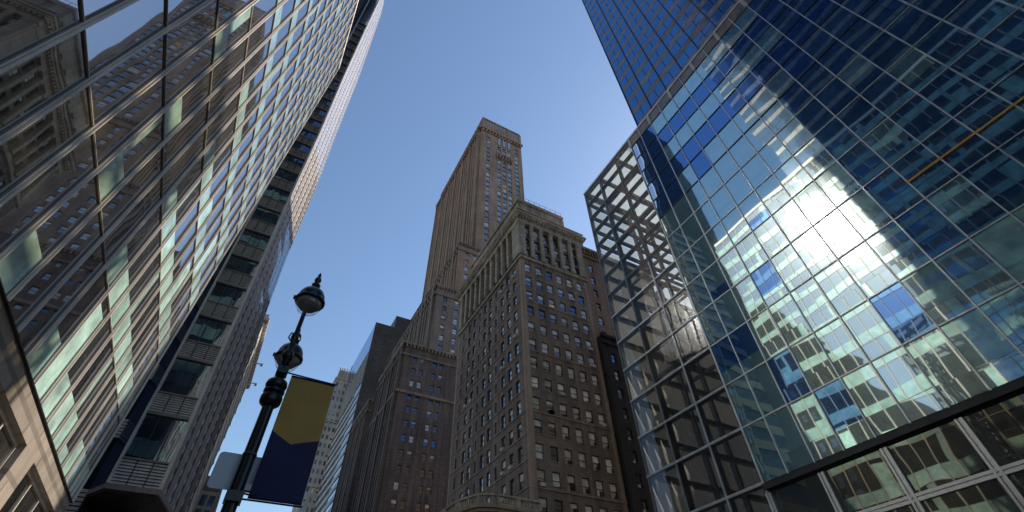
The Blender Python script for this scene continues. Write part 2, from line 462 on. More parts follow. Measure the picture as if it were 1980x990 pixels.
def place_panes(root, panes, mats, name='window_pane', maxparts=100, tilt=0.0025):
    """panes: (F, a0, a1, z0, z1, d, matindex)"""
    rs = random.Random(5)
    panes = sorted(panes, key=lambda w: -parea([w[0].pt(w[1], w[3]), w[0].pt(w[2], w[3]), w[0].pt(w[2], w[4]), w[0].pt(w[1], w[4])]))
    rest = MB()
    for i, (F, a0, a1, z0, z1, d, mi) in enumerate(panes):
        t = [rs.uniform(-tilt, tilt) for _ in range(2)]
        w = (a1-a0)/2; h = (z1-z0)/2
        ds = [d+t[0]*sx*w+t[1]*sz*h for sx, sz in ((-1, -1), (1, -1), (1, 1), (-1, 1))]
        pts = [F.pt(a0, z0, ds[0]), F.pt(a1, z0, ds[1]), F.pt(a1, z1, ds[2]), F.pt(a0, z1, ds[3])]
        if i < maxparts:
            mb = MB(); mb.face(pts, 0); mb.build(name, mats[mi], root)
        else: rest.face(pts, mi)
    if rest.f:
        o = rest.build(name+'s', mats, root); o['kind'] = 'stuff'

def pick_pane(rs, p_blue=0.3, p_lit=0.01, p_blind=0.5):
    r = rs.random()
    pane = 'w_lit' if r < p_lit else ('w_blue' if r < p_lit+p_blue else 'w_pane')
    blind = rs.choice([0.25, 0.4, 0.5, 0.5, 0.6, 0.8, 1.0]) if rs.random() < p_blind else 0
    return pane, blind

# ================================================================== GROUND
g = MB(); g.box(-1500, -1500, -1, 1500, 1500, 0); o = g.build('road', 'asphalt'); struct(o)
g = MB()
g.box(-7.28, -80, 0.004, 0.6, 33.5, 0.13); g.box(22, -80, 0.004, 27.6, 29.5, 0.13)
g.box(-7.0, 42, 0.004, 0.6, 400, 0.13); g.box(16.5, 41, 0.004, 80, 400, 0.13)
o = g.build('pavement', 'paving'); struct(o)
g = MB()
for k in range(40):
    y = -70+k*9
    g.box(10.9, y, 0.004, 11.05, y+3, 0.008)
mk = masonry_mat('road paint', (0.7, 0.7, 0.66), (0.6, 0.6, 0.56), brick=False)
o = g.build('road_markings', [mk]); struct(o)

# ================================================================== LEFT GLASS OFFICE
LX = -7.3; LY = 32.45
root = thing('office_building', 'glass office block at left with champagne mullions, pale green spandrels and a beige granite base', 'building', (LX, LY, 0))
FL = Fac(LX, -23.7+0.0, 0, 1)       # faces +x, a = y + 23.7
def A(y): return y+23.7
ys = [LY-1.604*k for k in range(36)][::-1]
zf = [9.93, 14.05, 18.12, 22.2, 26.3, 30.3, 34.25, 38.3, 41.5, 44.4, 47.45, 50.6, 53.7, 56.7, 60.1, 63.4]
panes = []
rs = random.Random(3)
for i in range(len(zf)-1):
    z0, z1 = zf[i], zf[i+1]; h = z1-z0
    for a, b in zip(ys[:-1], ys[1:]):
        q = rs.random()
        if b < 19.3 and z0 < 27 and rs.random() < .88:  # shade put into the pane choice: pale spandrels mostly left out here
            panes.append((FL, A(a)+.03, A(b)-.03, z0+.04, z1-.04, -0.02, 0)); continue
        zs = z0+h*(0.36 if q < .88 else rs.choice([.15, .25, .5, .65, .9]))
        panes.append((FL, A(a)+.03, A(b)-.03, z0+.04, zs-.006, -0.02, 1))
        if rs.random() < .10 and zs < z0+h*.7:
            w = (b-a)*rs.choice([.25, .35, .5])
            panes.append((FL, A(a)+.03, A(a)+w, zs+.006, z1-.04, -0.02, 1)); panes.append((FL, A(a)+w+.01, A(b)-.03, zs+.006, z1-.04, -0.02, 0))
        else: panes.append((FL, A(a)+.03, A(b)-.03, zs+.006, z1-.04, -0.02, 0))
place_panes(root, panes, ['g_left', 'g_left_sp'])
for y in ys:
    if y < 3: continue
    m = MB()
    m.fbox(FL, A(y)-.075, A(y)+.075, 9.9, 63.5, -.03, .025, 1)
    m.fbox(FL, A(y)-.075, A(y)-.045, 9.9, 63.52, .026, .06, 0)
    m.fbox(FL, A(y)-.012, A(y)+.03, 9.9, 63.55, .026, .115, 0)
    m.build('mullion', ['alu', 'alu_mid'], root)
m = MB()
for y in ys:
    if y < 3:
        m.fbox(FL, A(y)-.075, A(y)+.075, 9.9, 63.5, -.03, .025, 1); m.fbox(FL, A(y)-.012, A(y)+.03, 9.9, 63.55, .026, .115, 0)
o = m.build('mullions', ['alu', 'alu_mid'], root); o['kind'] = 'stuff'
for i, z in enumerate(zf):
    m = MB(); m.fbox(FL, 0, A(LY)+0.02, z-.04, z+.04, -.028, .022, 1)
    m.fbox(FL, 0, A(LY)+0.02, z-.01, z+.012, .0225, .04, 0)
    m.build('transom', ['alu', 'alu_mid'], root)
# parapet, roof and solid core behind the glass
m = MB(); m.box(-45, -23.7, 9.9, LX-.12, LY-.06, 63.3); m.build('core', ['fr_dark'], root)
m = MB(); m.fbox(FL, 0, A(LY)+.05, 63.52, 64.1, -.3, .1); m.build('parapet', ['alu'], root)
FE = Fac(LX, LY, -1, 0)            # end wall faces +y
panes = []
for i in range(len(zf)-1):
    for k in range(22):
        zs = zf[i]+(zf[i+1]-zf[i])*0.4
        panes.append((FE, k*1.6+.03, k*1.6+1.57, zf[i]+.04, zs-.02, .0, 1)); panes.append((FE, k*1.6+.03, k*1.6+1.57, zs+.02, zf[i+1]-.04, .0, 0))
place_panes(root, panes, ['g_left', 'g_left_sp'], maxparts=0, name='side_pane')
# granite base with big windows
ops = []
y = LY-1.75
wins = []
for k in range(9):
    y1 = 22.75+8.1*(1-k); y0 = y1-6.4
    ops.append((A(y0), A(y1), 2.6, 9.02))
m = MB(); wall(m, FL, 0, A(LY), 0, 9.86, ops, 0.35)
m.box(-45, -23.7, 0, LX-.6, LY, 9.8)
m.face([FE.pt(0, 0), FE.pt(20, 0), FE.pt(20, 9.86), FE.pt(0, 9.86)])
m.face([FL.pt(0, 9.86, 0), FL.pt(A(LY), 9.86, 0), FL.pt(A(LY), 9.86, -.6), FL.pt(0, 9.86, -.6)])
m.build('stone_base', ['granite'], root)
for (a0, a1, z0, z1) in ops:
    w = MB(); t = .09
    w.fbox(FL, a0, a1, z0, z0+t, -.35, -.22); w.fbox(FL, a0, a1, z1-t, z1, -.35, -.22)
    w.fbox(FL, a0, a0+t, z0+t, z1-t, -.35, -.22); w.fbox(FL, a1-t, a1, z0+t, z1-t, -.35, -.22)
    for q in (1, 2):
        aa = a0+(a1-a0)*q/3; w.fbox(FL, aa-.04, aa+.04, z0+t, z1-t, -.34, -.24)
    w.fbox(FL, a0+t, a1-t, 6.1, 6.2, -.335, -.25)
    wo = w.build('window', ['alu'], root)
    p = MB(); p.face([FL.pt(a0+t, z0+t, -.3), FL.pt(a1-t, z0+t, -.3), FL.pt(a1-t, z1-t, -.3), FL.pt(a0+t, z1-t, -.3)])
    p.build('pane', ['g_smoke'], wo)
# dark copper-coloured drip rail along the base of the glass
m = MB(); m.fbox(FL, 0, A(LY)+.04, 9.865, 9.895, -.1, .09); m.build('drip_rail', ['fr_dark'], root)

# setback tower above the left block
root2 = thing('office_tower', 'tall dark glass tower set back above the left office block', 'building', (-30, -10, 63))
m = MB(); m.box(-48, -70, 0, -13.2, -23.8, 190); m.box(-48, -23.7, 64.2, -13.2, 17, 190); m.build('core', ['fr_dark'], root2)
FT = Fac(-13, -70, 0, 1); pn = []
for i in range(31):
    for k in range(29):
        pn.append((FT, k*3+.05, k*3+2.95, 64.6+i*4+1.3, 64.6+i*4+3.9, 0, 0)); pn.append((FT, k*3+.05, k*3+2.95, 64.6+i*4, 64.6+i*4+1.25, 0, 1))
place_panes(root2, pn, ['g_dark', 'sp_tower'], maxparts=0)

# ================================================================== LEFT BAY TOWER (leaning faces)
root = thing('bay_tower', 'leaning tower with grey louvre bands and dark glass strips behind the left glass block', 'building', (-12, 45, 0))
YF = 41.0
bands = [(13.4, 15.05), (18.55, 20.0), (23.35, 24.75), (27.6, 29.0), (31.5, 32.95), (35.2, 36.65), (39.0, 40.4), (42.9, 44.3), (46.7, 48.0)]
zc = 50.9
while zc < 135: bands.append((zc-.62, zc+.62)); zc += 3.22
def interp(tab, z):
    if z <= tab[0][0]: return tab[0][1]
    for (a, b), (c, d) in zip(tab[:-1], tab[1:]):
        if z <= c: return b+(d-b)*(z-a)/(c-a)
    return tab[-1][1]
XR = [(13.4, -4.9), (24, -5.4), (36, -5.95), (48, -6.5), (60, -6.95), (77, -7.85), (99, -8.75), (118, -9.42), (140, -10.3)]
XL = [(13.4, -7.9), (24, -8.25), (40, -8.85), (48, -9.05), (66, -9.3), (140, -10.4-1.5)]
XB = [(13.4, -3.25), (18, -3.45), (26, -3.69), (31, -3.8), (34, -4.15), (44, -4.75), (62, -5.3), (74, -5.95), (97, -6.9), (147, -9.9)]
YB = 50.0
def xr(z): return interp(XR, z)
def xl(z): return interp(XL, z)
ZT = bands[-1][1]
# glass strips and louvre bands on the front
def slab(mb, z0, z1, d, mi, left=True):
    """front face piece, following the leaning edges"""
    P = [(xl(z0), YF-d, z0), (xr(z0), YF-d, z0), (xr(z1), YF-d, z1), (xl(z1), YF-d, z1)]
    mb.hexa([P[0], P[1], (xr(z0), YF+.3, z0), (xl(z0), YF+.3, z0), P[3], P[2], (xr(z1), YF+.3, z1), (xl(z1), YF+.3, z1)], mi)
for i, (b0, b1) in enumerate(bands):
    if i > 24: break
    m = MB()
    slab(m, b0, b1, .0, 1)
    n = 8
    for k in range(n):
        zz = b0+(b1-b0)*(k+.1)/n; z2 = zz+(b1-b0)/n*.78
        m.hexa([(xl(zz), YF-.12, zz), (xr(zz), YF-.12, zz), (xr(zz), YF-.001, zz), (xl(zz), YF-.001, zz),
                (xl(z2), YF-.04, z2), (xr(z2), YF-.04, z2), (xr(z2), YF-.001, z2), (xl(z2), YF-.001, z2)], 0)
    for k in (1, 2):
        x0 = xl(b0)+(xr(b0)-xl(b0))*k/3; x1 = xl(b1)+(xr(b1)-xl(b1))*k/3
        m.hexa([(x0-.03, YF-.14, b0), (x0+.03, YF-.14, b0), (x0+.03, YF-.01, b0), (x0-.03, YF-.01, b0), (x1-.03, YF-.14, b1), (x1+.03, YF-.14, b1), (x1+.03, YF-.01, b1), (x1-.03, YF-.01, b1)], 1)
    m.build('louvre_band', ['louvre', 'louvre_gap'], root)
    if i+1 < len(bands):
        z0, z1 = b1, bands[i+1][0]
        for (q0, q1, dd) in ((z0, z0+.12, .16), (z1-.25, z1-.02, .18)):
            s = MB(); slab(s, q0, q1, dd, 0); s.build('ledge', ['alu_back'], root)
        zz0, zz1 = z0+.12, z1-.25
        for k in range(3):
            e0 = lambda z, k=k: xl(z)+(xr(z)-xl(z))*k/3
            e1 = lambda z, k=k: xl(z)+(xr(z)-xl(z))*(k+1)/3
            w = MB(); dz = random.uniform(-.01, .01)
            w.face([(e0(zz0), YF+.02+dz, zz0), (e1(zz0), YF+.02-dz, zz0), (e1(zz1), YF+.02, zz1), (e0(zz1), YF+.02, zz1)])
            w.build('window_pane', ['g_bay'], root)
        bb = MB()
        for k in (1, 2):
            x0 = xl(zz0)+(xr(zz0)-xl(zz0))*k/3; x1 = xl(zz1)+(xr(zz1)-xl(zz1))*k/3
            bb.hexa([(x0-.025, YF-.05, zz0), (x0+.025, YF-.05, zz0), (x0+.025, YF+.019, zz0), (x0-.025, YF+.019, zz0), (x1-.025, YF-.05, zz1), (x1+.025, YF-.05, zz1), (x1+.025, YF+.019, zz1), (x1-.025, YF+.019, zz1)])
        bb.build('glazing_bar', ['fr_dark'], root)
# leaning +x flank between the front corner and the rear corner
def flank(z, t):      # t 0 front .. 1 rear
    return (xr(z)*(1-t)+interp(XB, z)*t, YF*(1-t)+YB*t)
zlev = [13.4+ (ZT-13.4)*k/34 for k in range(35)]
def strip(mb, t0, t1, out, mi):
    for z0, z1 in zip(zlev[:-1], zlev[1:]):
        P = []
        for z, t in ((z0, t0), (z0, t1), (z1, t1), (z1, t0)):
            x, y = flank(z, t); P.append((x+out, y-out*.2, z))
        mb.face(P, mi)
nf = 36
fg = MB()
for k in range(nf):
    t0 = k/nf; t1 = (k+.52)/nf; t2 = (k+1)/nf
    g_ = k % 7
    if g_ in (5,):                 # column of small vents
        m = MB(); n = 120
        for q in range(n):
            z0 = 13.4+(ZT-13.4)*q/n; zm = z0+(ZT-13.4)/n*.5; z1 = 13.4+(ZT-13.4)*(q+1)/n
            for za, zb, mi in ((z0, zm, 0), (zm, z1, 1)):
                P = []
                for z, t in ((za, t0), (za, t2), (zb, t2), (zb, t0)):
                    x, y = flank(z, t); P.append((x, y, z))
                m.face(P, mi)
        m.build('vent_grille', ['fin', 'louvre_gap'], root)
    elif g_ == 6: strip(fg, t0, t2, 0, 0)
    else:
        strip(fg, t0, t1, 0, 0)
        m = MB(); strip(m, t1, t2, 0, 0); m.build('fin', ['fin' if k < 26 else 'alu_back'], root)
o = fg.build('flank_glass', ['g_stripe'], root); o['kind'] = 'stuff'
# corner trim
m = MB()
for z0, z1 in zip(zlev[:-1], zlev[1:]):
    m.hexa([(xr(z0)-.1, YF-.2, z0), (xr(z0)+.12, YF-.2, z0), (xr(z0)+.12, YF+.05, z0), (xr(z0)-.1, YF+.05, z0), (xr(z1)-.1, YF-.2, z1), (xr(z1)+.12, YF-.2, z1), (xr(z1)+.12, YF+.05, z1), (xr(z1)-.1, YF+.05, z1)])
    m.hexa([(xl(z0)-.12, YF-.2, z0), (xl(z0)+.05, YF-.2, z0), (xl(z0)+.05, YF+.05, z0), (xl(z0)-.12, YF+.05, z0), (xl(z1)-.12, YF-.2, z1), (xl(z1)+.05, YF-.2, z1), (xl(z1)+.05, YF+.05, z1), (xl(z1)-.12, YF+.05, z1)])
m.build('corner_trim', ['louvre'], root)
# back and splayed left cheek, recessed wing, soffit, podium
m = MB()
for z0, z1 in zip(zlev[:-1], zlev[1:]):
    m.face([(xl(z0)-1.2, YF+1.9, z0), (xl(z0), YF+.25, z0), (xl(z1), YF+.25, z1), (xl(z1)-1.2, YF+1.9, z1)])
m.build('splayed_glass', ['g_shade'], root)
m = MB()
Y2 = YF+2.0
m.box(-30, Y2+.1, 11, -9.0, 60, 60); m.box(-30, Y2+.1, 60, -11, 52, ZT)
m.build('core', ['fr_dark'], root)
m = MB()
for i, (b0, b1) in enumerate(bands[:20]):
    m.box(-20, Y2-.1, b0-1.6, -9.05, Y2+.05, b1-1.6, 1)
    for k in range(6):
        zz = b0-1.6+(b1-b0)*(k+.15)/6
        m.box(-20, Y2-.2, zz, -9.05, Y2-.1, zz+(b1-b0)/6*.7, 0)
m.build('recessed_louvres', ['louvre', 'louvre_gap'], root)
m = MB()
for i, (b0, b1) in enumerate(bands[:19]):
    m.face([(-20, Y2, b1-1.6), (-9.05, Y2, b1-1.6), (-9.05, Y2, bands[i+1][0]-1.6), (-20, Y2, bands[i+1][0]-1.6)])
m.build('recessed_glass', ['g_shade'], root)
poly = [(-9.2, YF+2.0), (-7.95, YF-.2), (-4.78, YF-.2), (-2.9, YB), (-9.0, YB)]
m = MB(); m.prism([(x, y) for x, y in poly], 13.05, 13.38); m.build('soffit_edge', ['alu_back'], root)
m = MB(); m.prism([(-9.0, YF+2.0), (-7.85, YF+.05), (-4.95, YF+.05), (-3.2, YB-.2), (-9.0, YB-.2)], 12.95, 13.045); m.build('soffit', ['soffit'], root)
m = MB(); m.box(-30, 46.5, 0, -6.2, 58, 12.94)
for k in range(14): m.box(-18+k*.85, 46.2, 0, -17.8+k*.85, 46.5, 12.9, 1)
m.build('podium', ['g_dark', 'louvre_gap'], root)
m = MB(); m.box(-20, 39.6, 8.2, -7.6, 46.4, 9.0); m.box(-20, 39.5, 9.0, -7.5, 46.4, 9.25, 1); m.build('canopy', ['fr_dark', 'alu_back'], root)

# ================================================================== PALE STONE BUILDING (far left)
root = thing('stone_building', 'pale stone building with rows of small dark windows, just past the leaning tower', 'building', (-12, 108, 0))
FP = Fac(-7.3, 92, 0, 1)
rs = random.Random(11); wins = []; ops = []
for r in range(19):
    z = 5+r*2.95
    for k in range(11):
        a = 1.4+k*2.6; op = (a, a+1.25, z, z+1.55); ops.append(op)
        wins.append((FP, *op, *pick_pane(rs, .1, .0, .2)))
m = MB(); wall(m, FP, 0, 30, 0, 62, ops, .3)
m.box(-30, 92, 0, -8.1, 122, 61.8)
FPs = Fac(-27.3, 92, 1, 0)
ops2 = [(1.5+k*2.6, 2.75+k*2.6, 5+r*2.95, 6.55+r*2.95) for r in range(19) for k in range(7)]
wall(m, FPs, 0, 20, 0, 62, ops2, .3)
for r in range(19): m.fbox(FP, 0, 30, 5+r*2.95-.32, 5+r*2.95-.06, 0.002, .14)
m.build('wall', ['pale'], root)
for op in ops2: wins.append((FPs, *op, *pick_pane(rs, .1, .0, .2)))
place_windows(root, wins)
m = MB(); m.box(-28, 91.4, 62, -6.6, 122.6, 62.7); m.box(-28, 91.7, 62.7, -6.9, 122.3, 63.6)
for k in range(20): m.box(-7.3, 92.3+k*1.5, 61.2, -6.7, 92.8+k*1.5, 62.0)
m.build('cornice', ['pale'], root)
for y in (121, 111):
    m = MB(); m.box(-6.6, y, 62.8, -5.6, y+.25, 62.95); m.box(-5.8, y-.2, 62.5, -5.3, y+.5, 62.95); m.build('floodlight', ['pale'], root)

root = thing('grid_building', 'low dark building with a fine window grid, below the pale stone one', 'building', (-15, 145, 0))
FG = Fac(-30, 131, 1, 0); FG2 = Fac(-4.1, 131, 0, 1)
m = MB(); m.box(-30, 131.3, 0, -4.4, 190, 43.0); m.box(-30, 130.9, 40.6, -4.0, 190.2, 43.6, 0)
m.build('wall', ['slate'], root)
pn = []
for F, L in ((FG, 26), (FG2, 58)):
    for r in range(13):
        for k in range(int(L/1.6)):
            pn.append((F, k*1.6+.25, k*1.6+1.45, 2+r*2.95, 4.2+r*2.95, .03, 0))
m = MB()
for F, L in ((FG, 25.9), (FG2, 58)):
    m.face([F.pt(0, 0), F.pt(L, 0), F.pt(L, 40.5), F.pt(0, 40.5)])
    for k in range(int(L/1.6)+1): m.fbox(F, k*1.6-.1, k*1.6+.1, 0, 40.5, .01, .25)
m.build('facing', ['ledge'], root)
place_panes(root, pn, ['g_dark'], maxparts=60)

# ================================================================== CENTRAL BROWN BRICK BUILDING
X0, Y0 = 27.7, 45.0; X1, Y1 = 40.75, 69.6
root = thing('brick_building', 'brown brick building with a cream colonnade and attic, standing in front of the tall tower', 'building', (34, 57, 0))
FR = Fac(X0, Y0, 1, 0); FLf = Fac(X0, Y1, 0, -1)
def B(y): return Y1-y
rs = random.Random(21)
rowz = [53.55-2.97*k for k in range(18)]
colx = [28.95+2.035*k-X0 for k in range(6)]
colR = colx
colL = [47.45, 49.6, 51.7, 56.0, 58.05, 62.4, 64.5]
slotL = [53.85, 60.2, 67.3]
wins = []; opR = []; opL = []
for r, z in enumerate(rowz):
    z = z-.15
    for i, a in enumerate(colR):
        a0, a1 = a-.56, a+.56; op = (a0+.0, a1, z-.95, z+.95); opR.append(op)
        pane, bl = pick_pane(rs, .22, .006 if r < 10 else .03, .88)
        wins.append((FR, *op, pane, bl))
    z += .25
    for y in colL:
        op = (B(y)-.56, B(y)+.56, z-.95, z+.9); opL.append(op)
        pane, bl = pick_pane(rs, .72, .0, .35)
        if bl > .5: bl = .5
        wins.append((FLf, *op, pane, bl))
    for y in slotL:
        op = (B(y)-.27, B(y)+.27, z-.8, z+.8); opL.append(op)
        wins.append((FLf, *op, 'w_pane', 0))
m = MB()
ZC0, ZC1 = 55.7, 64.5
wall(m, FR, 0, X1-X0, 0, ZC0, opR, .32); wall(m, FLf, 0, Y1-Y0, 0, ZC0, opL, .32)
m.face([(X1, Y0, 0), (X1, Y1, 0), (X1, Y1, ZC1), (X1, Y0, ZC1)]); m.face([(X1, Y1, 0), (X0, Y1, 0), (X0, Y1, ZC1), (X1, Y1, ZC1)])
m.build('wall', ['brick'], root)
# lighter ledges under the windows and brick quoins
for r, z in enumerate(rowz):
    if r % 3 == 2:
        m = MB(); m.fbox(FR, -.06, X1-X0+.06, z-1.32, z-1.16, .003, .10); m.build('ledge', ['ledge'], root)
    m = MB(); m.fbox(FLf, 0, Y1-Y0-.01, z-1.07, z-.93, .003, .10); m.build('ledge', ['ledge'], root)
rest = MB()
for i, z in enumerate(rowz):
    for a in colR:
        m = MB() if i < 16 else rest
        m.fbox(FR, a-.58, a+.58, z-1.08, z-1.005, .002, .09)
        if i < 16: m.build('sill', ['ledge'], root)
o = rest.build('sills', ['ledge'], root); o['kind'] = 'stuff'
m = MB(); m.fbox(FR, .004, .62, 0, 55.0, .004, .07); m.fbox(FLf, Y1-Y0-.62, Y1-Y0-.004, 0, 55.0, .004, .07); m.fbox(FR, X1-X0-.62, X1-X0-.004, 0, 55.0, .004, .07); m.fbox(FLf, .004, .62, 0, 55, .004, .07)
m.build('corner_pier', ['ledge'], root)
m = MB(); m.box(X0-.02+.3, Y0+.4, 0, X1-.3, Y1-.3, 64.3); m.build('core', ['dim'], root)
# belt course below the colonnade
m = MB(); m.box(X0-.35, Y0-.35, 55.15, X1+.3, Y1+.2, 55.55); m.box(X0-.2, Y0-.2, 55.55, X1+.18, Y1+.15, 55.9); m.build('belt_course', ['cream'], root)
# colonnade storey
opC = []; opCL = []
for i, a in enumerate(colR):
    for (z0, z1) in ((56.35, 57.9), (58.7, 60.6), (61.0, 63.6)):
        op = (a-.66, a+.66, z0, z1); opC.append(op); wins.append((FR, *op, *pick_pane(rs, .65, .0, .25)))
colC = [49.75+2.2*k for k in range(9)]
colCL = [47.45]+colC
for y in colCL:
    for (z0, z1) in ((56.35, 57.9), (58.7, 60.6), (61.0, 63.6)):
        op = (B(y)-.66, B(y)+.66, z0, z1); opCL.append(op); wins.append((FLf, *op, *pick_pane(rs, .3, .0, .2)))
FRc = Fac(X0+.0, Y0+.25, 1, 0)
m = MB(); wall(m, FR, 0, X1-X0, ZC0, ZC1, opC, .32); wall(m, FLf, 0, Y1-Y0, ZC0, ZC1, opCL, .32); m.build('loggia_wall', ['brick'], root)
pil = [a-1.02 for a in colR]+[colR[-1]+1.02]
for i, a in enumerate(pil):
    w = .62 if i in (0, 6) else .34
    m = MB(); m.fbox(FR, max(a-w, -.0), min(a+w, X1-X0), 55.9, 63.9, .002, .42)
    m.fbox(FR, max(a-w-.08, -.0), min(a+w+.08, X1-X0), 63.3, 63.95, .42, .5); m.fbox(FR, max(a-w-.06, 0), min(a+w+.06, X1-X0), 55.9, 56.5, .421, .49)
    m.build('pilaster', ['cream'], root)
for y in [46.3, 48.7]+[50.85+2.2*k for k in range(9)]:
    w = .62 if y in (46.3,) else .3
    a = B(y); a1 = min(a+w, Y1-Y0-.0)
    if y == 46.3: a1 = Y1-Y0
    m = MB(); m.fbox(FLf, a-w, a1, 55.9, 63.9, .002, .5)
    m.fbox(FLf, a-w-.08, a1, 63.3, 63.95, .5, .58); m.build('column', ['cream'], root)
m = MB(); m.box(X0-.42, Y0-.42, 55.9, X0-.003, Y0-.003, 63.9); m.box(X0-.42, Y0-.003, 55.9, X0-.003, Y0+.6, 63.9); m.build('corner_pilaster', ['cream'], root)
# cornice with dentils and balustrade
m = MB()
m.box(X0-.55, Y0-.55, 63.95, X1+.5, Y1+.4, 64.75)
m.box(X0-1.0, Y0-1.0, 65.3, X1+.85, Y1+.7, 65.65); m.box(X0-1.2, Y0-1.2, 65.65, X1+1.0, Y1+.8, 66.05)
m.box(X0-.6, Y0-.6, 64.75, X1+.55, Y1+.45, 65.3)
a = 0
while a < 25.5:
    if a < 14.2: m.box(X0-.9+a, Y0-.93, 64.85, X0-.9+a+.3, Y0-.6, 65.3)
    m.box(X0-.93, Y0-.5+a, 64.85, X0-.6, Y0-.2+a, 65.3)
    a += .6
m.build('cornice', ['cream'], root)
m = MB(); m.box(X0-.9, Y0-.9, 66.05, X1+.7, Y0-.65, 66.2); m.box(X0-.9, Y0-.9, 66.95, X1+.7, Y0-.6, 67.1)
m.box(X0-.9, Y0-.6, 66.95, X0-.6, Y1, 67.1)
k = 0
while k < 14.3: m.box(X0-.85+k, Y0-.82, 66.2, X0-.75+k, Y0-.7, 66.95); k += .32
k = 0
while k < 25: m.box(X0-.85, Y0-.4+k, 66.05, X0-.75, Y0-.3+k, 66.95); k += .4
m.build('balustrade', ['ledge'], root)
# attic set back
FA = Fac(X0+1.2, Y0+2.0, 1, 0); FAL = Fac(X0+1.2, Y1-1.5, 0, -1)
opA = [(1.5+2.4*k, 2.5+2.4*k, 68.6, 70.8) for k in range(4)]; opA = [(a, b, c, d) for a, b, c, d in opA if b < 10.3]
opAL = [(1.5+2.6*k, 2.5+2.6*k, 68.6, 70.8) for k in range(8)]
for op in opA: wins.append((FA, *op, 'w_pane', .5))
for op in opAL: wins.append((FAL, *op, 'w_pane', .25))
m = MB(); wall(m, FA, 0, 10.0, 66.05, 73.2, opA, .3); wall(m, FAL, 0, 21.1, 66.05, 73.2, opAL, .3)
m.box(X0+1.55, Y0+2.35, 66.06, X0+11.2, Y1-1.6, 73.1)
for k in range(5): m.fbox(FA, .55+2.4*k-.2, .55+2.4*k+.4, 66.1, 73.1, .002, .12)
m.build('attic', ['cream'], root)
m = MB(); m.box(X0+.8, Y0+1.6, 73.2, X0+11.6, Y1-1.2, 73.7); m.box(X0+1.0, Y0+1.8, 73.7, X0+11.4, Y1-1.4, 74.2)
m.tube([(X0+1.1, Y0+1.9, 75.1), (X0+11.3, Y0+1.9, 75.1)], .04, 6)
for k in range(9): m.box(X0+1.1+k*1.27, Y0+1.88, 74.2, X0+1.16+k*1.27, Y0+1.94, 75.1)
m.build('attic_cornice', ['cream'], root)
# window air conditioners
for i in range(26):
    F_, cols = (FR, colR) if i % 2 else (FLf, [B(y) for y in colL])
    a = rs.choice(cols); z = rs.choice(rowz[:14])-.15-.95+(.25 if F_ is FLf else 0)
    m = MB(); m.fbox(F_, a-.3, a+.3, z+.02, z+.42, -.2, .28); m.build('air_conditioner', ['louvre'], root)
# stone base storeys at the foot
m = MB(); m.fbox(FR, -.25, X1-X0, 16.1, 16.7, .003, .45); m.fbox(FR, 0, X1-X0, 14.0, 14.35, .003, .2); m.build('base_cornice', ['ledge'], root)
place_windows(root, wins)

# podium with balustrade in front of it
root = thing('stone_annex', 'low stone annex with a curved balustraded parapet at the foot of the brown brick building', 'building', (24, 55, 0))
poly = [(27.3, 43.4), (22.6, 43.2), (20.9, 43.9), (19.8, 46.6), (19.5, 69), (27.5, 69), (27.6, 45.2), (27.3, 45.2)]
m = MB(); m.prism(poly[::-1][::-1], 0, 15.9)
m.build('wall', ['cream'], root)
def offs(poly, d):
    c = (25.5, 56)
    out = []
    for x, y in poly[:5]:
        v = Vector((x-c[0], y-c[1])); 
        out.append((x+(-d if x < 24 else 0), y+(-d if y < 47 else 0)))
    return out+poly[5:]
m = MB(); m.prism(offs(poly, .45), 15.9, 16.2); m.prism(offs(poly, .65), 16.2, 16.5); m.prism(offs(poly, .25), 15.1, 15.5)
m.build('cornice', ['ledge'], root)
m = MB(); seg = offs(poly, .3)[:5]
for (a, b) in zip(seg[:-1], seg[1:]):
    va, vb = Vector((*a, 0)), Vector((*b, 0)); L = (vb-va).length; u = (vb-va).normalized(); nn = Vector((u.y, -u.x, 0))*.16
    for z0, z1 in ((16.5, 16.68), (17.35, 17.55)):
        m.hexa([va-nn+Vector((0, 0, z0)), vb-nn+Vector((0, 0, z0)), vb+nn+Vector((0, 0, z0)), va+nn+Vector((0, 0, z0)), va-nn+Vector((0, 0, z1)), vb-nn+Vector((0, 0, z1)), vb+nn+Vector((0, 0, z1)), va+nn+Vector((0, 0, z1))])
    k = 0; i = 0
    while k < min(L, 20):
        p = va+u*k; i += 1
        if i % 9 in (0, 1): m.box(p.x-.16, p.y-.16, 16.68, p.x+.16, p.y+.16, 17.35)
        else: m.lathe(p.x, p.y, [(.05, 16.68), (.11, 16.85), (.05, 17.1), (.07, 17.35)], 6)
        k += .32
m.build('balustrade', ['cream'], root)

# reddish neighbour and dark annex to its right
root = thing('red_brick_building', 'reddish brick building seen between the brown brick building and the glass atrium', 'building', (50, 60, 0))
FN = Fac(41.0, 46.0, 1, 0); rs = random.Random(4); wins = []; ops = []
for r in range(19):
    for k in range(5):
        a = 2.5+k*3.2; z = 60.6-r*3.05; op = (a-.5, a+.5, z-.85, z+.85); ops.append(op); wins.append((FN, *op, *pick_pane(rs, .7, .0, .4)))
m = MB(); wall(m, FN, 0, 18, 0, 65.0, ops, .3); m.box(41.02, 46.4, 0, 59, 72, 64.9); m.box(59.01, 46.2, 0, 120, 72, 60); m.build('wall', ['brick3'], root)
m = MB(); m.box(40.9, 45.6, 63.0, 59.3, 72, 63.4); m.box(40.9, 45.4, 64.9, 59.5, 72, 65.5); 
for k in range(28): m.box(41+k*.65, 45.65, 63.9, 41.3+k*.65, 45.99, 64.9)
m.build('cornice', ['brick3'], root)
place_windows(root, wins, maxparts=60)
root = thing('dark_annex', 'sooty dark brick annex in the gap left of the glass atrium', 'building', (50, 45, 0))
FD = Fac(40.95, 44.3, 1, 0); wins = []; ops = []
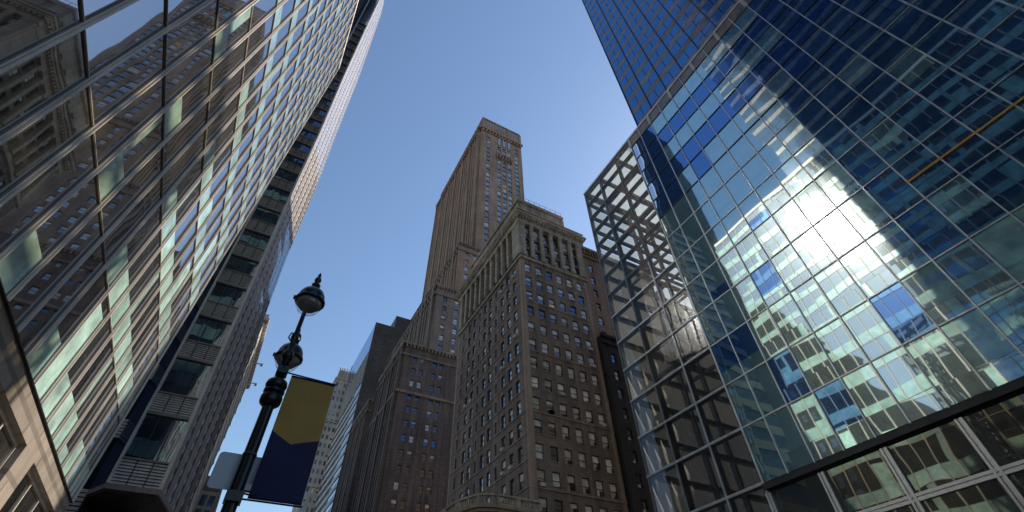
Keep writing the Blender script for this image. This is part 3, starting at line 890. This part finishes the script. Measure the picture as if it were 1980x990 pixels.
for r in range(14):
    for k in range(5):
        a = 1.9+k*3; z = 40-r*2.95; op = (a-.45, a+.45, z-.8, z+.8); ops.append(op); wins.append((FD, *op, 'w_lit' if rs.random() < .03 else 'w_pane', 0))
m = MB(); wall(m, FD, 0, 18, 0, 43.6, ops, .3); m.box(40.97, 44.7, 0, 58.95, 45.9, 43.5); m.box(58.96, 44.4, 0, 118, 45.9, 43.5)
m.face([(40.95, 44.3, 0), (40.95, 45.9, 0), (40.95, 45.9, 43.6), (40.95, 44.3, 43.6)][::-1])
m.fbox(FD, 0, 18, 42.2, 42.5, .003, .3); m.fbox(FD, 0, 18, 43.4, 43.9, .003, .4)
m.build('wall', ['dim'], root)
place_windows(root, wins, maxparts=50)

# ================================================================== TALL SETBACK SKYSCRAPER
root = thing('setback_skyscraper', 'tallest brown brick skyscraper with vertical ribs, an arcaded crown and stepped lower wings', 'building', (60, 150, 0))
rs = random.Random(9); wins = []
def block(x0, y0, x1, y1, z0, z1, fcols, lrib=2.6, mat='brick2', wz=3.9, lw=1.3, ww=1.5, wh=2.2, top=0, ribw=1.15, rd=.7, part='wall', blue=.3):
    """brick block: windows in columns on the -y face, ribs with window strips between on the -x face"""
    F = Fac(x0, y0, 1, 0); G = Fac(x0, y1, 0, -1); ops = []; opl = []
    n = int((z1-top-z0-3)/wz)
    for r in range(n):
        z = z1-top-3.2-r*wz
        for a in fcols:
            op = (a-ww/2, a+ww/2, z-wh/2, z+wh/2); ops.append(op); wins.append((F, *op, *pick_pane(rs, blue, .006, .35)))
        k = lrib/2
        while k < (y1-y0)-lrib*.6:
            op = (k-lw/2+lrib/2, k+lw/2+lrib/2, z-wh/2, z+wh/2)
            if op[1] < (y1-y0)-.5: opl.append(op); wins.append((G, *op, *pick_pane(rs, .1, .0, .2)))
            k += lrib
    m = MB(); wall(m, F, 0, x1-x0, z0, z1, ops, .4); wall(m, G, 0, y1-y0, z0, z1, opl, .4)
    m.face([(x1, y0, z0), (x1, y1, z0), (x1, y1, z1), (x1, y0, z1)]); m.face([(x1, y1, z0), (x0, y1, z0), (x0, y1, z1), (x1, y1, z1)])
    m.face([(x0, y0, z1), (x1, y0, z1), (x1, y1, z1), (x0, y1, z1)])
    m.build(part, [mat], root)
    rb = MB(); k = 0
    while k <= (y1-y0)+.1:
        a0 = max(0, k-ribw/2); a1 = min(y1-y0, k+ribw/2)
        big = (int(round(k/lrib)) % 4 == 0)
        rb.fbox(G, a0, a1, z0, z1-top*.45, .003, rd*(1.4 if big else 1)); k += lrib
    rb.build('ribs', [mat], root)
    return F, G
TX0, TX1, TY0, TY1, TZ = 52.0, 77.4, 119.3, 184.0, 252.0
F, G = block(TX0, TY0, TX1, TY1, 60, 240, [4.5, 11.0, 14.1, 17.2, 21.9], top=6, ww=2.1, wh=2.9, rd=1.0, blue=.4)
# recessed central bay look: dark spandrels between the three middle columns
m = MB()
for a in (11.0, 14.1, 17.2):
    m.fbox(F, a-.85, a+.85, 226.6, 228, .004, .15)
for k in range(6): m.fbox(F, 9.6+k*1.75-.35, 9.6+k*1.75+.35, 215.2, 217.8, .004, .7)
m.fbox(F, 9.0, 19.2, 217.8, 218.3, .004, .8); m.fbox(F, 9.0, 19.2, 214.2, 214.6, .004, .4)
m.build('balcony', ['brick2'], root)
m = MB()
for k in range(13): m.fbox(F, k*2.0+.2, k*2.0+1.2, 236.0, 238.3, .004, .8)
for k in range(32): m.fbox(G, k*2.0+.2, k*2.0+1.2, 236.0, 238.3, .9, 1.7)
m.fbox(F, -.8, TX1-TX0+.8, 238.3, 239.2, .004, 1.1); m.fbox(G, 0, TY1-TY0, 238.3, 239.2, .004, 1.9)
m.build('corbel_table', ['brick2'], root)
m = MB(); m.box(TX0+.5, TY0+.5, 240, TX1-.5, TY1-.5, 251.2, 0)
m.box(TX0+.2, TY0+.1, 251.2, TX1-.2, TY1-.2, 252.3, 0)
for k in range(4): m.box(TX0+.3+k*8.1, TY0+.15, 240.0, TX0+1.5+k*8.1, TY0+.5, 251.2, 0)
for k in range(20): m.box(TX0+.1, TY0+1+k*3.2, 240.0, TX0+.5, TY0+2.4+k*3.2, 251.2, 0)
m.build('crown', ['brick2'], root)
m = MB()
for k in range(3):
    for q in range(3): m.box(TX0+2+k*8.1+q*1.9, TY0+.42, 246.8, TX0+3.3+k*8.1+q*1.9, TY0+.497, 249.6)
for k in range(18): m.box(TX0+.42, TY0+3+k*3.2, 245, TX0+.497, TY0+3.9+k*3.2, 249.5)
m.build('crown_windows', ['w_pane'], root)
# large pointed windows below the crown
m = MB(); p = MB()
for a in (11.0, 14.1, 17.2):
    for s in (-1, 1):
        pts = [F.pt(a+s*1.05, 229, .35), F.pt(a+s*.75, 229, .35), F.pt(a+s*.75, 236.4, .35), F.pt(a, 238.6, .35), F.pt(a+s*.1, 239.4, .35), F.pt(a+s*1.05, 237, .35)]
        m.face(pts if s < 0 else pts[::-1])
    p.face([F.pt(a-.8, 229, .2), F.pt(a+.8, 229, .2), F.pt(a+.8, 236.4, .2), F.pt(a, 238.4, .2), F.pt(a-.8, 236.4, .2)])
m.build('arch_frames', ['ledge'], root); p.build('arch_windows', ['w_blue'], root)
# stepped wings, each lower and closer
block(45.0, 118.2, 76, 176, 50, 137.5, [2.9, 6.4, 9.9], top=2, part='upper_wing', blue=.6)
block(36.0, 113.7, 74, 178, 40, 107.5, [3.2, 7.5, 10.8, 14.4], top=2, part='middle_wing', blue=.5, mat='brick')
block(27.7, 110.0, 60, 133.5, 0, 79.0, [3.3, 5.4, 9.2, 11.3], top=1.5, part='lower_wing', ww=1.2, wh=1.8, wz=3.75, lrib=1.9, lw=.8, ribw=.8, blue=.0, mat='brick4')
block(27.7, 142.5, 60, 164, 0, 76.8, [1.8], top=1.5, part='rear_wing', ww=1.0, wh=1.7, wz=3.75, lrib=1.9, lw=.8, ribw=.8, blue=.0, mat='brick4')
m = MB(); m.box(30.5, 133.5, 0, 60, 142.5, 74); m.box(74, 125, 0, 76.5, 184, 138); m.build('court_wall', ['brick4'], root)
def band(mb, x0, y0, x1, y1, z, dent=True):
    mb.box(x0-.9, y0-.5, z, x1+.3, y1+.2, z+.7)
    mb.box(x0-.95, y0-.3, z-3.6, x1+.2, y1+.1, z-3.1)
    if dent:
        k = 0
        while k < x1-x0: mb.box(x0+k, y0-.45, z-.9, x0+k+.5, y0-.004, z-.001); k += 1.1
        k = 0
        while k < y1-y0: mb.box(x0-.85, y0+k, z-.9, x0-.704, y0+k+.5, z-.001); k += 1.1
for args in ((45, 118.2, 60, 176, 137.2), (36, 113.7, 50, 178, 107.2), (27.7, 110, 44, 133.5, 78.6), (27.7, 142.5, 31, 164, 76.4)):
    m = MB(); band(m, *args); m.build('string_course', ['brick'], root)
m = MB(); m.box(27.7-.8, 109.6, 63.5, 44, 133.6, 64.2); m.build('string_course', ['brick'], root)
place_windows(root, wins, depth=.3)

# ================================================================== MODERN BROWN BLOCK AND SLENDER STONE TOWER
root = thing('striped_building', 'brown panelled block whose street side is striped with white and blue strip windows', 'building', (40, 188, 0))
FMl = Fac(27.7, 209, 0, -1)
m = MB(); m.box(28.2, 168.6, 0, 60, 209, 126.3); m.box(36, 168.9, 126.3, 60, 205, 133.0)
m.box(27.7, 168.6, 0, 28.2, 169.6, 126.3); m.box(27.7, 208, 0, 28.2, 209, 126.3)
m.build('wall', ['slate'], root)
m = MB(); k = 1
while k < 39.5: m.fbox(FMl, k, k+.9, 98.2, 112.5, -.4, .0); k += 3.9
m.build('piers', ['pale'], root)
m = MB(); m.fbox(FMl, 1.0, 39.4, 112.6, 126.2, -.45, -.1); m.build('top_panel', ['g_stripe'], root)
m = MB(); z = 4
while z < 97: m.fbox(FMl, 1.0, 39.4, z, z+1.7, -.45, .02); z += 3.9
m.build('white_bands', ['pale'], root)
pn = []; z = 5.7
while z < 97: 
    for k in range(8): pn.append((FMl, 1+k*4.8+.05, 1+k*4.8+4.7, z, z+2.2, -.2, 0))
    z += 3.9
place_panes(root, pn, ['g_stripe'], maxparts=90)

root = thing('slender_stone_tower', 'slender beige stone tower down the street, just right of the banner', 'building', (26, 225, 0))
FS = Fac(22.7, 215, 1, 0); FSl = Fac(22.7, 240, 0, -1); rs = random.Random(2); wins = []; ops = []; opl = []
for r in range(31):
    for a in (1.3, 3.2, 5.1):
        z = 119-r*3.7; op = (a-.45, a+.45, z-.95, z+.95); ops.append(op); wins.append((FS, *op, *pick_pane(rs, .3, .01, .3)))
    for k in range(8):
        a = 1.8+k*3; op = (a-.5, a+.5, z-.95, z+.95); opl.append(op); wins.append((FSl, *op, 'w_pane', 0))
m = MB(); wall(m, FS, 0, 10, 0, 122.5, ops, .35); wall(m, FSl, 0, 25, 0, 122.5, opl, .35); m.box(23.2, 215.5, 0, 33, 239, 122.3); m.build('wall', ['pale'], root)
for z in (36, 62, 72, 100, 121.8):
    m = MB(); m.box(22.4, 214.6, z, 33, 240, z+.6); m.build('string_course', ['pale'], root)
m = MB(); m.box(23.6, 216, 122.4, 32, 236, 127.5)
for k in range(7): m.box(23.4+k*1.1, 215.6, 122.4, 23.8+k*1.1, 216, 128.6)
for k in range(5): m.tube([(24+k*1.6, 217, 127), (24+k*1.6+.1, 217, 130.2)], .09, 5)
m.build('crown', ['pale'], root)
place_windows(root, wins)
root = thing('distant_block', 'low pale block at the bottom of the frame under the banner', 'building', (14, 330, 0))
FX = Fac(4, 320, 1, 0); ops = [(1+k*2.6, 2.3+k*2.6, 4+r*4, 6.4+r*4) for r in range(19) for k in range(9)]
m = MB(); wall(m, FX, 0, 26, 0, 84, ops, .4); m.box(4, 320.5, 0, 30, 345, 83.8); m.box(3.5, 319.5, 84, 30.5, 346, 85); m.build('wall', ['pale'], root)
wins = [(FX, *op, 'w_pane', 0) for op in ops]; place_windows(root, wins, maxparts=20)

# ================================================================== RIGHT GLASS BLOCK WITH ATRIUM
RX = 27.7
root = thing('glass_block', 'blue and teal mirror glass block at right with an open lattice atrium at its corner', 'building', (RX, 18, 0))
FRt = Fac(RX, 27.75, 0, -1)
def C(y): return 27.75-y
yc = [18.2-1.77*k for k in range(29)]
zr = [11.5, 14.95, 18.05, 21.3, 24.45, 27.5, 30.65, 33.6, 36.5, 39.3, 42.0, 44.65, 47.3, 50.0]
rs = random.Random(8); panes = []
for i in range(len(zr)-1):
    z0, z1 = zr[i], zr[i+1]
    for k in range(len(yc)-1):  # pane colour by position paints in the bright and dark reflections
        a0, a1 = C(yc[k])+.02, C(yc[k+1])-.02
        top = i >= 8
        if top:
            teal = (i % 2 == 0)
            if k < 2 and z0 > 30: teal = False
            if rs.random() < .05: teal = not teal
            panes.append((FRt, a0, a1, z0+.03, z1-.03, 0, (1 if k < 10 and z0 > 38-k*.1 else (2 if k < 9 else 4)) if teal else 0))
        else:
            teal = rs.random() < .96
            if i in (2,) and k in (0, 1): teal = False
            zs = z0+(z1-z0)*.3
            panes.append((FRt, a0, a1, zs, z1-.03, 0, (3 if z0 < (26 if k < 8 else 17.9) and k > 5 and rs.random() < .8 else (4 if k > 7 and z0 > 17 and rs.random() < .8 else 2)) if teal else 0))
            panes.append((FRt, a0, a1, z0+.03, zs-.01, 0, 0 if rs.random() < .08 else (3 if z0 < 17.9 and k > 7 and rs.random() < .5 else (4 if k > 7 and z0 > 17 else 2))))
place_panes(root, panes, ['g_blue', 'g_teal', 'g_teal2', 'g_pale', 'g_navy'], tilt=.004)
for k, y in enumerate(yc):
    m = MB(); m.fbox(FRt, C(y)-.035, C(y)+.035, 11.45, 51.9, .02, .10, 0); m.fbox(FRt, C(y)-.018, C(y)+.018, 11.45, 51.9, -.05, .02, 1)
    m.build('mullion', ['silver', 'steel_dk'], root)
for z in zr[1:]:
    m = MB(); m.fbox(FRt, C(18.2), C(yc[-1]), z-.035, z+.035, .012, .07, 0); m.build('transom', ['steel_dk' if z > 34 else 'silver'], root)
m = MB(); m.fbox(FRt, C(2.3), C(-8.0), 22.72, 22.84, .071, .12); m.build('orange_light_strip', ['orange'], root)  # line of orange light imitated by a strip in orange paint
# parapet panels
m = MB(); m.fbox(FRt, C(18.2), C(yc[-1]), 50.04, 51.7, -.3, .01, 0); m.build('parapet', ['sp_tower'], root)
m = MB(); m.fbox(FRt, 0, C(yc[-1]), 51.7, 52.0, -.4, .12, 0); m.build('coping', ['silver'], root)
for k in range(0, len(yc), 2):
    m = MB(); m.fbox(FRt, C(yc[k])-.16, C(yc[k])+.16, 50.05, 51.69, .011, .14); m.build('parapet_post', ['louvre'], root)
m = MB(); m.box(RX+.25, -35, 0, 48, 18.0, 51.4); m.build('core', ['fr_dark'], root)
m = MB(); m.box(29, 0.6, 51.4, 31.5, 3.4, 54.6); m.build('stair_housing', ['pale'], root)
# dark fascia and lobby glazing
m = MB(); m.fbox(FRt, C(18.25), C(yc[-1]), 11.08, 11.42, .0, .22, 0); m.build('fascia', ['fr_dark'], root)
lob = []
for k in range(0, 28, 2):
    for (z0, z1) in ((.3, 4.9), (5.15, 8.4), (8.75, 10.95)):
        lob.append((FRt, C(yc[k])+.17, C(yc[k+2] if k+2 < len(yc) else yc[-1])-.17, z0, z1, -.12, 0))
place_panes(root, lob, ['g_smoke'], name='lobby_pane')
for k in range(0, 28, 2):
    m = MB(); a = C(yc[k])
    m.fbox(FRt, a-.17, a-.06, 0, 10.94, -.1, .05); m.fbox(FRt, a+.06, a+.17, 0, 10.94, -.1, .05); m.fbox(FRt, a-.06, a+.06, 0, 10.94, -.1, -.02)
    m.build('lobby_mullion', ['silver'], root)
for z in (5.02, 8.57):
    m = MB(); m.fbox(FRt, C(18.2), C(yc[-1]), z-.16, z-.03, -.09, .03); m.fbox(FRt, C(18.2), C(yc[-1]), z+.03, z+.16, -.09, .03); m.fbox(FRt, C(18.2), C(yc[-1]), z-.03, z+.03, -.09, -.03)
    m.build('lobby_transom', ['silver'], root)
# atrium lattice: front grid on the street plane, rear grid on the far plane, glazed roof
ycA = [18.2, 21.1, 24.5, 27.62]
zA = [0.2, 5.0, 8.55, 11.5, 14.95, 18.05, 21.3, 24.45, 27.5, 30.65, 33.6, 36.3, 39.0, 41.5, 44.0, 46.6, 49.3, 51.7]
panes = []
for i in range(len(zA)-1):
    for k in range(3):
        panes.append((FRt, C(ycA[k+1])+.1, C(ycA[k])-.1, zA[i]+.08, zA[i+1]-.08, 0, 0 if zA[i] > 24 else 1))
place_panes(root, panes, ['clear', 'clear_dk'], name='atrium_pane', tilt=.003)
for z in zA:
    m = MB(); m.fbox(FRt, C(27.7), C(18.25), z-.09, z+.09, -.45, .03, 0)
    if z < 33: m.fbox(FRt, C(27.7), C(18.25), z+.02, z+.07, .03, .10, 1); m.fbox(FRt, C(27.7), C(18.25), z-.07, z-.02, .03, .10, 1)
    m.build('lattice_beam', ['steel_at', 'silver'], root)
for i, y in enumerate(ycA):
    m = MB(); m.fbox(FRt, C(y)-.09, C(y)+.09, 0, 51.7, -.5, .04, 0)
    if i in (0, 1): m.fbox(FRt, C(y)-.06, C(y)-.02, 0, 33, .04, .11, 1); m.fbox(FRt, C(y)+.02, C(y)+.06, 0, 33, .04, .11, 1)
    m.build('lattice_post', ['steel_at', 'silver'], root)
FB = Fac(45.2, 27.7, -1, 0)
xs = [RX+.2+3.45*k for k in range(6)]
for x in xs[1:]:
    m = MB(); m.box(x-.16, 27.15, 0, x+.16, 27.6, 51.7); m.build('lattice_post', ['steel_at'], root)
for z in zA:
    m = MB(); m.box(RX+.55, 27.2, z-.2, 45, 27.55, z+.2); m.build('lattice_beam', ['steel_at'], root)
panes = []
for i in range(len(zA)-1):
    for x0, x1 in zip(xs[:-1], xs[1:]):
        panes.append((FB, 45.2-x1, 45.2-x0, zA[i]+.2, zA[i+1]-.2, -.05, 0 if zA[i] > 20 else 1))
place_panes(root, panes, ['cream_glass', 'clear_dk'], name='rear_pane')
m = MB()
for k in range(3):
    for x0, x1 in zip(xs[:-1], xs[1:]):
        m.face([(x0+.25, ycA[k]+.2, 51.75), (x1-.25, ycA[k]+.2, 51.75), (x1-.25, ycA[k+1]-.2, 51.75), (x0+.25, ycA[k+1]-.2, 51.75)])
m.build('roof_glazing', ['cream_glass'], root)
for y in ycA[1:]:
    m = MB(); m.box(RX+.5, y-.2, 51.2, 45, y+.2, 51.72); m.build('roof_beam', ['steel_at'], root)
for x in xs:
    m = MB(); m.box(x-.2, 18.3, 51.25, x+.2, 27.5, 51.715); m.build('roof_beam', ['steel_at'], root)
for z in (44.0, 36.3, 30.65, 24.45):
    m = MB()
    m.box(RX+.6, 21.0, z-.15, 45, 21.25, z+.15); m.box(RX+.6, 24.4, z-.15, 45, 24.65, z+.15)
    for x in xs[1:5]: m.box(x-.12, 18.3, z-.14, x+.12, 27.1, z+.14)
    m.build('cross_bracing', ['steel_at'], root)
m = MB(); m.box(45.0, 18.1, 0, 45.3, 27.7, 51.7); m.box(RX+.3, 18.02, 0, 45, 18.15, 51.3); m.build('atrium_wall', ['steel_at'], root)

FW = Fac(82, 27.4, -1, 0)
ops = [(1.2+3*k, 3.2+3*k, 2+4*i, 4.4+4*i) for i in range(12) for k in range(12)]
m = MB(); wall(m, FW, 0, 36.6, 0, 51.5, ops, .3); m.box(46, 5, 0, 82, 27.0, 51.4); m.build('wing_wall', ['pale'], root)
pn = [(FW, a, b, c, d, -.25, 0) for a, b, c, d in ops]
place_panes(root, pn, ['g_stripe'], name='wing_window', maxparts=0)

# blue tower above the block
root = thing('blue_tower', 'tall tower of deep blue glass with brown spandrel stripes rising above the teal glass block', 'building', (45, 5, 52))
FTw = Fac(35.7, 21.0, 0, -1); pn = []
for i in range(44):
    z = 54+i*4.02
    for k in range(17):
        a = k*3.3
        for h in range(2):
            pn.append((FTw, a+h*1.65+.04, a+h*1.65+1.61, z+1.55, z+3.98, 0, 0))
        pn.append((FTw, a+.04, a+3.26, z, z+1.52, 0, 1))
place_panes(root, pn, ['g_tower', 'sp_tower'], tilt=.0015)
for k in range(18):
    m = MB(); m.fbox(FTw, k*3.3-.06, k*3.3+.06, 52, 231, .0, .14); m.build('mullion', ['fr_dark'], root)
m = MB(); m.box(35.95, -35, 51.5, 75, 20.9, 231); m.build('core', ['fr_dark'], root)
FTe = Fac(75, 21.05, -1, 0); pn = []
for i in range(44):
    z = 54+i*4.02
    for k in range(12): pn.append((FTe, k*3.3, k*3.3+3.2, z+1.5, z+3.98, 0, 0)); pn.append((FTe, k*3.3, k*3.3+3.2, z, z+1.45, 0, 1))
place_panes(root, pn, ['g_tower', 'sp_tower'], maxparts=0, name='side_pane')

# ================================================================== STREET LAMP
PX, PY = -.07, 9.5
root = thing('street_lamp', 'black ornamental twin street lamp with a yellow and navy banner on its post', 'street lamp', (PX, PY, .13))
m = MB(); m.lathe(PX, PY, [(.30, .13), (.30, .35), (.24, .45), (.22, .9), (.17, 1.05), (.19, 1.15), (.125, 1.3)], 16); m.build('base', ['black'], root)
m = MB(); m.lathe(PX, PY, [(.120, 1.3), (.105, 6.02)], 24, flute=.06); m.build('shaft', ['black'], root)
for z in (4.42, 5.06):
    m = MB(); m.lathe(PX, PY, [(.118, z), (.122, z+.02), (.118, z+.04)], 20)
    m.build('strap', ['steel_dk'], root)
m = MB(); m.lathe(PX, PY, [(.11, 6.0), (.15, 6.03), (.19, 6.07), (.20, 6.12), (.20, 6.2), (.185, 6.24), (.15, 6.25), (.15, 6.275), (.18, 6.28), (.195, 6.30), (.195, 6.34), (.16, 6.36), (.16, 6.38), (.19, 6.40), (.205, 6.46), (.185, 6.54), (.12, 6.6), (.09, 6.62), (.085, 6.68)], 28); m.build('collar', ['black'], root)
m = MB(); m.lathe(PX, PY, [(.082, 6.6), (.075, 7.05), (.11, 7.09), (.125, 7.16), (.11, 7.24), (.06, 7.3), (.055, 7.55), (.08, 7.6), (.08, 7.68), (.05, 7.75), (.042, 8.7), (.03, 8.85)], 18)
m.tube([(PX, PY, 8.6), (PX, PY-.03, 8.85), (PX, PY-.2, 9.02), (PX, PY-.42, 9.02), (PX, PY-.56, 8.9), (PX, PY-.6, 8.72)], .03, 8)
m.build('upper_post', ['black'], root)
m = MB(); m.tube([(PX, PY, 7.35), (PX, PY+.2, 7.9), (PX, PY+.45, 8.28), (PX, PY+.7, 8.33), (PX, PY+.85, 8.2), (PX, PY+.88, 8.05)], .032, 8)
m.tube([(PX, PY, 7.15), (PX, PY+.3, 7.35), (PX, PY+.35, 7.6), (PX, PY+.2, 7.7), (PX, PY+.12, 7.55)], .018, 6)
m.build('scroll_arm', ['black'], root)
m = MB()
for s in (-1, 1):
    m.tube([(PX, PY, 7.75), (PX+s*.10, PY, 7.72), (PX+s*.12, PY, 7.6), (PX+s*.05, PY, 7.52)], .016, 6)
m.build('scroll', ['black'], root)
glassm = clear_glass('lamp glass', (0.9, 0.92, 0.94), refl=.10)
opal = translucent_mat('opal refractor', (0.85, 0.80, 0.76))
def lantern(y, z, s=1.0, fin=.0):
    c = MB(); r = .275*s
    c.lathe(PX+.03, y, [(r*1.02, z-.03), (r*1.10, z-.025), (r*1.10, z+.03), (r*1.0, z+.04), (r*.99, z+.10), (r*.93, z+.18), (r*.80, z+.265), (r*.58, z+.33), (r*.3, z+.37), (.05, z+.385), (.045, z+.42), (.09, z+.44), (.095, z+.5), (.05, z+.53), (.045, z+.6), (.075, z+.63), (.06, z+.7), (.03, z+.74), (.04, z+.79), (.02, z+.84+fin), (.008, z+.88+fin)], 28)
    c.box(PX+.03-r*1.22, y-.03, z-.02, PX+.03-r*1.05, y+.03, z+.05)
    o = c.build('lamp_hood', ['black'], root)
    g = MB(); g.lathe(PX+.03, y, [(r*.98, z-.035), (r*.93, z-.12), (r*.72, z-.23), (r*.4, z-.31), (.02, z-.335)], 28); g.build('lamp_glass', [glassm], o)
    g = MB(); g.lathe(PX+.03, y, [(r*.94, z-.03), (r*.86, z-.10), (r*.62, z-.18), (.03, z-.23)], 24); g.build('lamp_lens', [opal], o)
lantern(8.9, 8.21, 1.04)
lantern(10.35, 7.60, 1.02)
m = MB(); m.tube([(PX-.02, PY-.02, 6.78), (1.05, PY-.02, 6.75)], .016, 8)
m.tube([(PX, PY-.12, 6.84), (PX+.05, PY-.4, 6.90)], .012, 6)
m.box(PX-.10, PY-.14, 6.7, PX+.12, PY+.1, 6.86); m.build('banner_arm', ['black'], root)
m = MB(); m.tube([(PX-.02, PY-.02, 4.36), (1.05, PY-.02, 4.36)], .016, 8)
m.box(PX-.13, PY-.16, 4.28, PX+.14, PY+.1, 4.44); m.build('banner_arm', ['black'], root)

def cloth(name, c):
    m_, nt, out = newmat(name)
    p = pos(nt)
    w = noise(nt, p, 40, 2); w2 = noise(nt, p, 1.5, 3)
    cc = mixc(nt, ramp(nt, mathn(nt, 'ADD', mathn(nt, 'MULTIPLY', w, .4), mathn(nt, 'MULTIPLY', w2, .6)), .3, .7), tuple(v*.85 for v in c), tuple(v*1.1 for v in c))
    d = N(nt, 'ShaderNodeBsdfDiffuse'); t = N(nt, 'ShaderNodeBsdfTranslucent'); nt.links.new(cc, d.inputs[0]); nt.links.new(cc, t.inputs[0])
    ms = N(nt, 'ShaderNodeMixShader'); ms.inputs[0].default_value = .3; nt.links.new(d.outputs[0], ms.inputs[1]); nt.links.new(t.outputs[0], ms.inputs[2]); nt.links.new(ms.outputs[0], out.inputs[0])
    return m_
gold = cloth('gold banner cloth', (0.50, 0.33, 0.12)); navy = cloth('navy banner cloth', (0.045, 0.05, 0.12))
def by(x, z): return PY-.05+.03*math.sin(x*5+z*1.2)*math.sin((z-4.3)*1.3)
bx0, bx1, bz0, bz1 = .14, 1.02, 4.37, 6.73
ban = thing('banner', 'mustard yellow and navy blue cloth banner hung on the black lamp post', 'banner', (.58, PY, 4.37))
NX, NZ = 22, 28
def vz(x):
    u = (x-bx0)/(bx1-bx0)
    return 5.58-.21*(u/.45) if u < .45 else 5.37+.14*(u-.45)/.55
for nm, mt, f in (('yellow_field', gold, lambda x, t: vz(x)+(bz1-vz(x))*t), ('navy_field', navy, lambda x, t: bz0+(vz(x)-bz0)*t)):
    m = MB(); 
    for i in range(NX):
        for j in range(NZ):
            P = []
            for (ii, jj) in ((i, j), (i+1, j), (i+1, j+1), (i, j+1)):
                x = bx0+(bx1-bx0)*ii/NX; z = f(x, jj/NZ); P.append((x, by(x, z), z))
            m.face(P, 0, True)
    m.build(nm, [mt], ban)
m = MB()
for z in (bz1-.02, bz0+.02): m.tube([(bx0, by(bx0, z)-.005, z), (bx1, by(bx1, z)-.005, z)], .02, 6)
m.build('hem', [navy], ban)

# back of a street sign strapped to the post
def rrect(x0, z0, x1, z1, r, n=5):
    P = []
    for cx, cz, a0 in ((x1-r, z1-r, 0), (x0+r, z1-r, 90), (x0+r, z0+r, 180), (x1-r, z0+r, 270)):
        for k in range(n+1):
            a = R(a0+90*k/n); P.append((cx+r*math.cos(a), cz+r*math.sin(a)))
    return P
sgn = thing('street_sign', 'plain pale back of a rounded metal street sign strapped across the lamp post', 'sign', (-.2, PY+.2, 4.5))
m = MB(); rr = rrect(-.545, 4.53, .30, 5.14, .07)
m.face([(x, PY+.19, z) for x, z in rr][::-1]); m.face([(x, PY+.197, z) for x, z in rr])
for i in range(len(rr)):
    a, b = rr[i], rr[(i+1) % len(rr)]
    m.face([(a[0], PY+.19, a[1]), (b[0], PY+.19, b[1]), (b[0], PY+.197, b[1]), (a[0], PY+.197, a[1])])
signm = metal_mat('sign back aluminium', (0.50, 0.53, 0.58), .5, .15, var=.12)
m.build('plate', [signm], sgn)
m = MB(); m.box(PX-.06, PY+.1, 5.0, PX+.06, PY+.19, 5.1); m.box(PX-.06, PY+.1, 4.58, PX+.06, PY+.19, 4.68); m.build('bracket', ['steel_dk'], sgn)
cm = thing('junction_box', 'small white sensor box on a bracket under the sign on the lamp post', 'box', (.1, PY-.1, 4.43))
m = MB(); m.box(.05, PY-.16, 4.46, .14, PY-.06, 4.56); m.build('housing', ['pale'], cm)
m = MB(); m.tube([(PX, PY-.05, 4.45), (.18, PY-.14, 4.40), (.26, PY-.16, 4.41)], .015, 6); m.build('bracket', ['black'], cm)
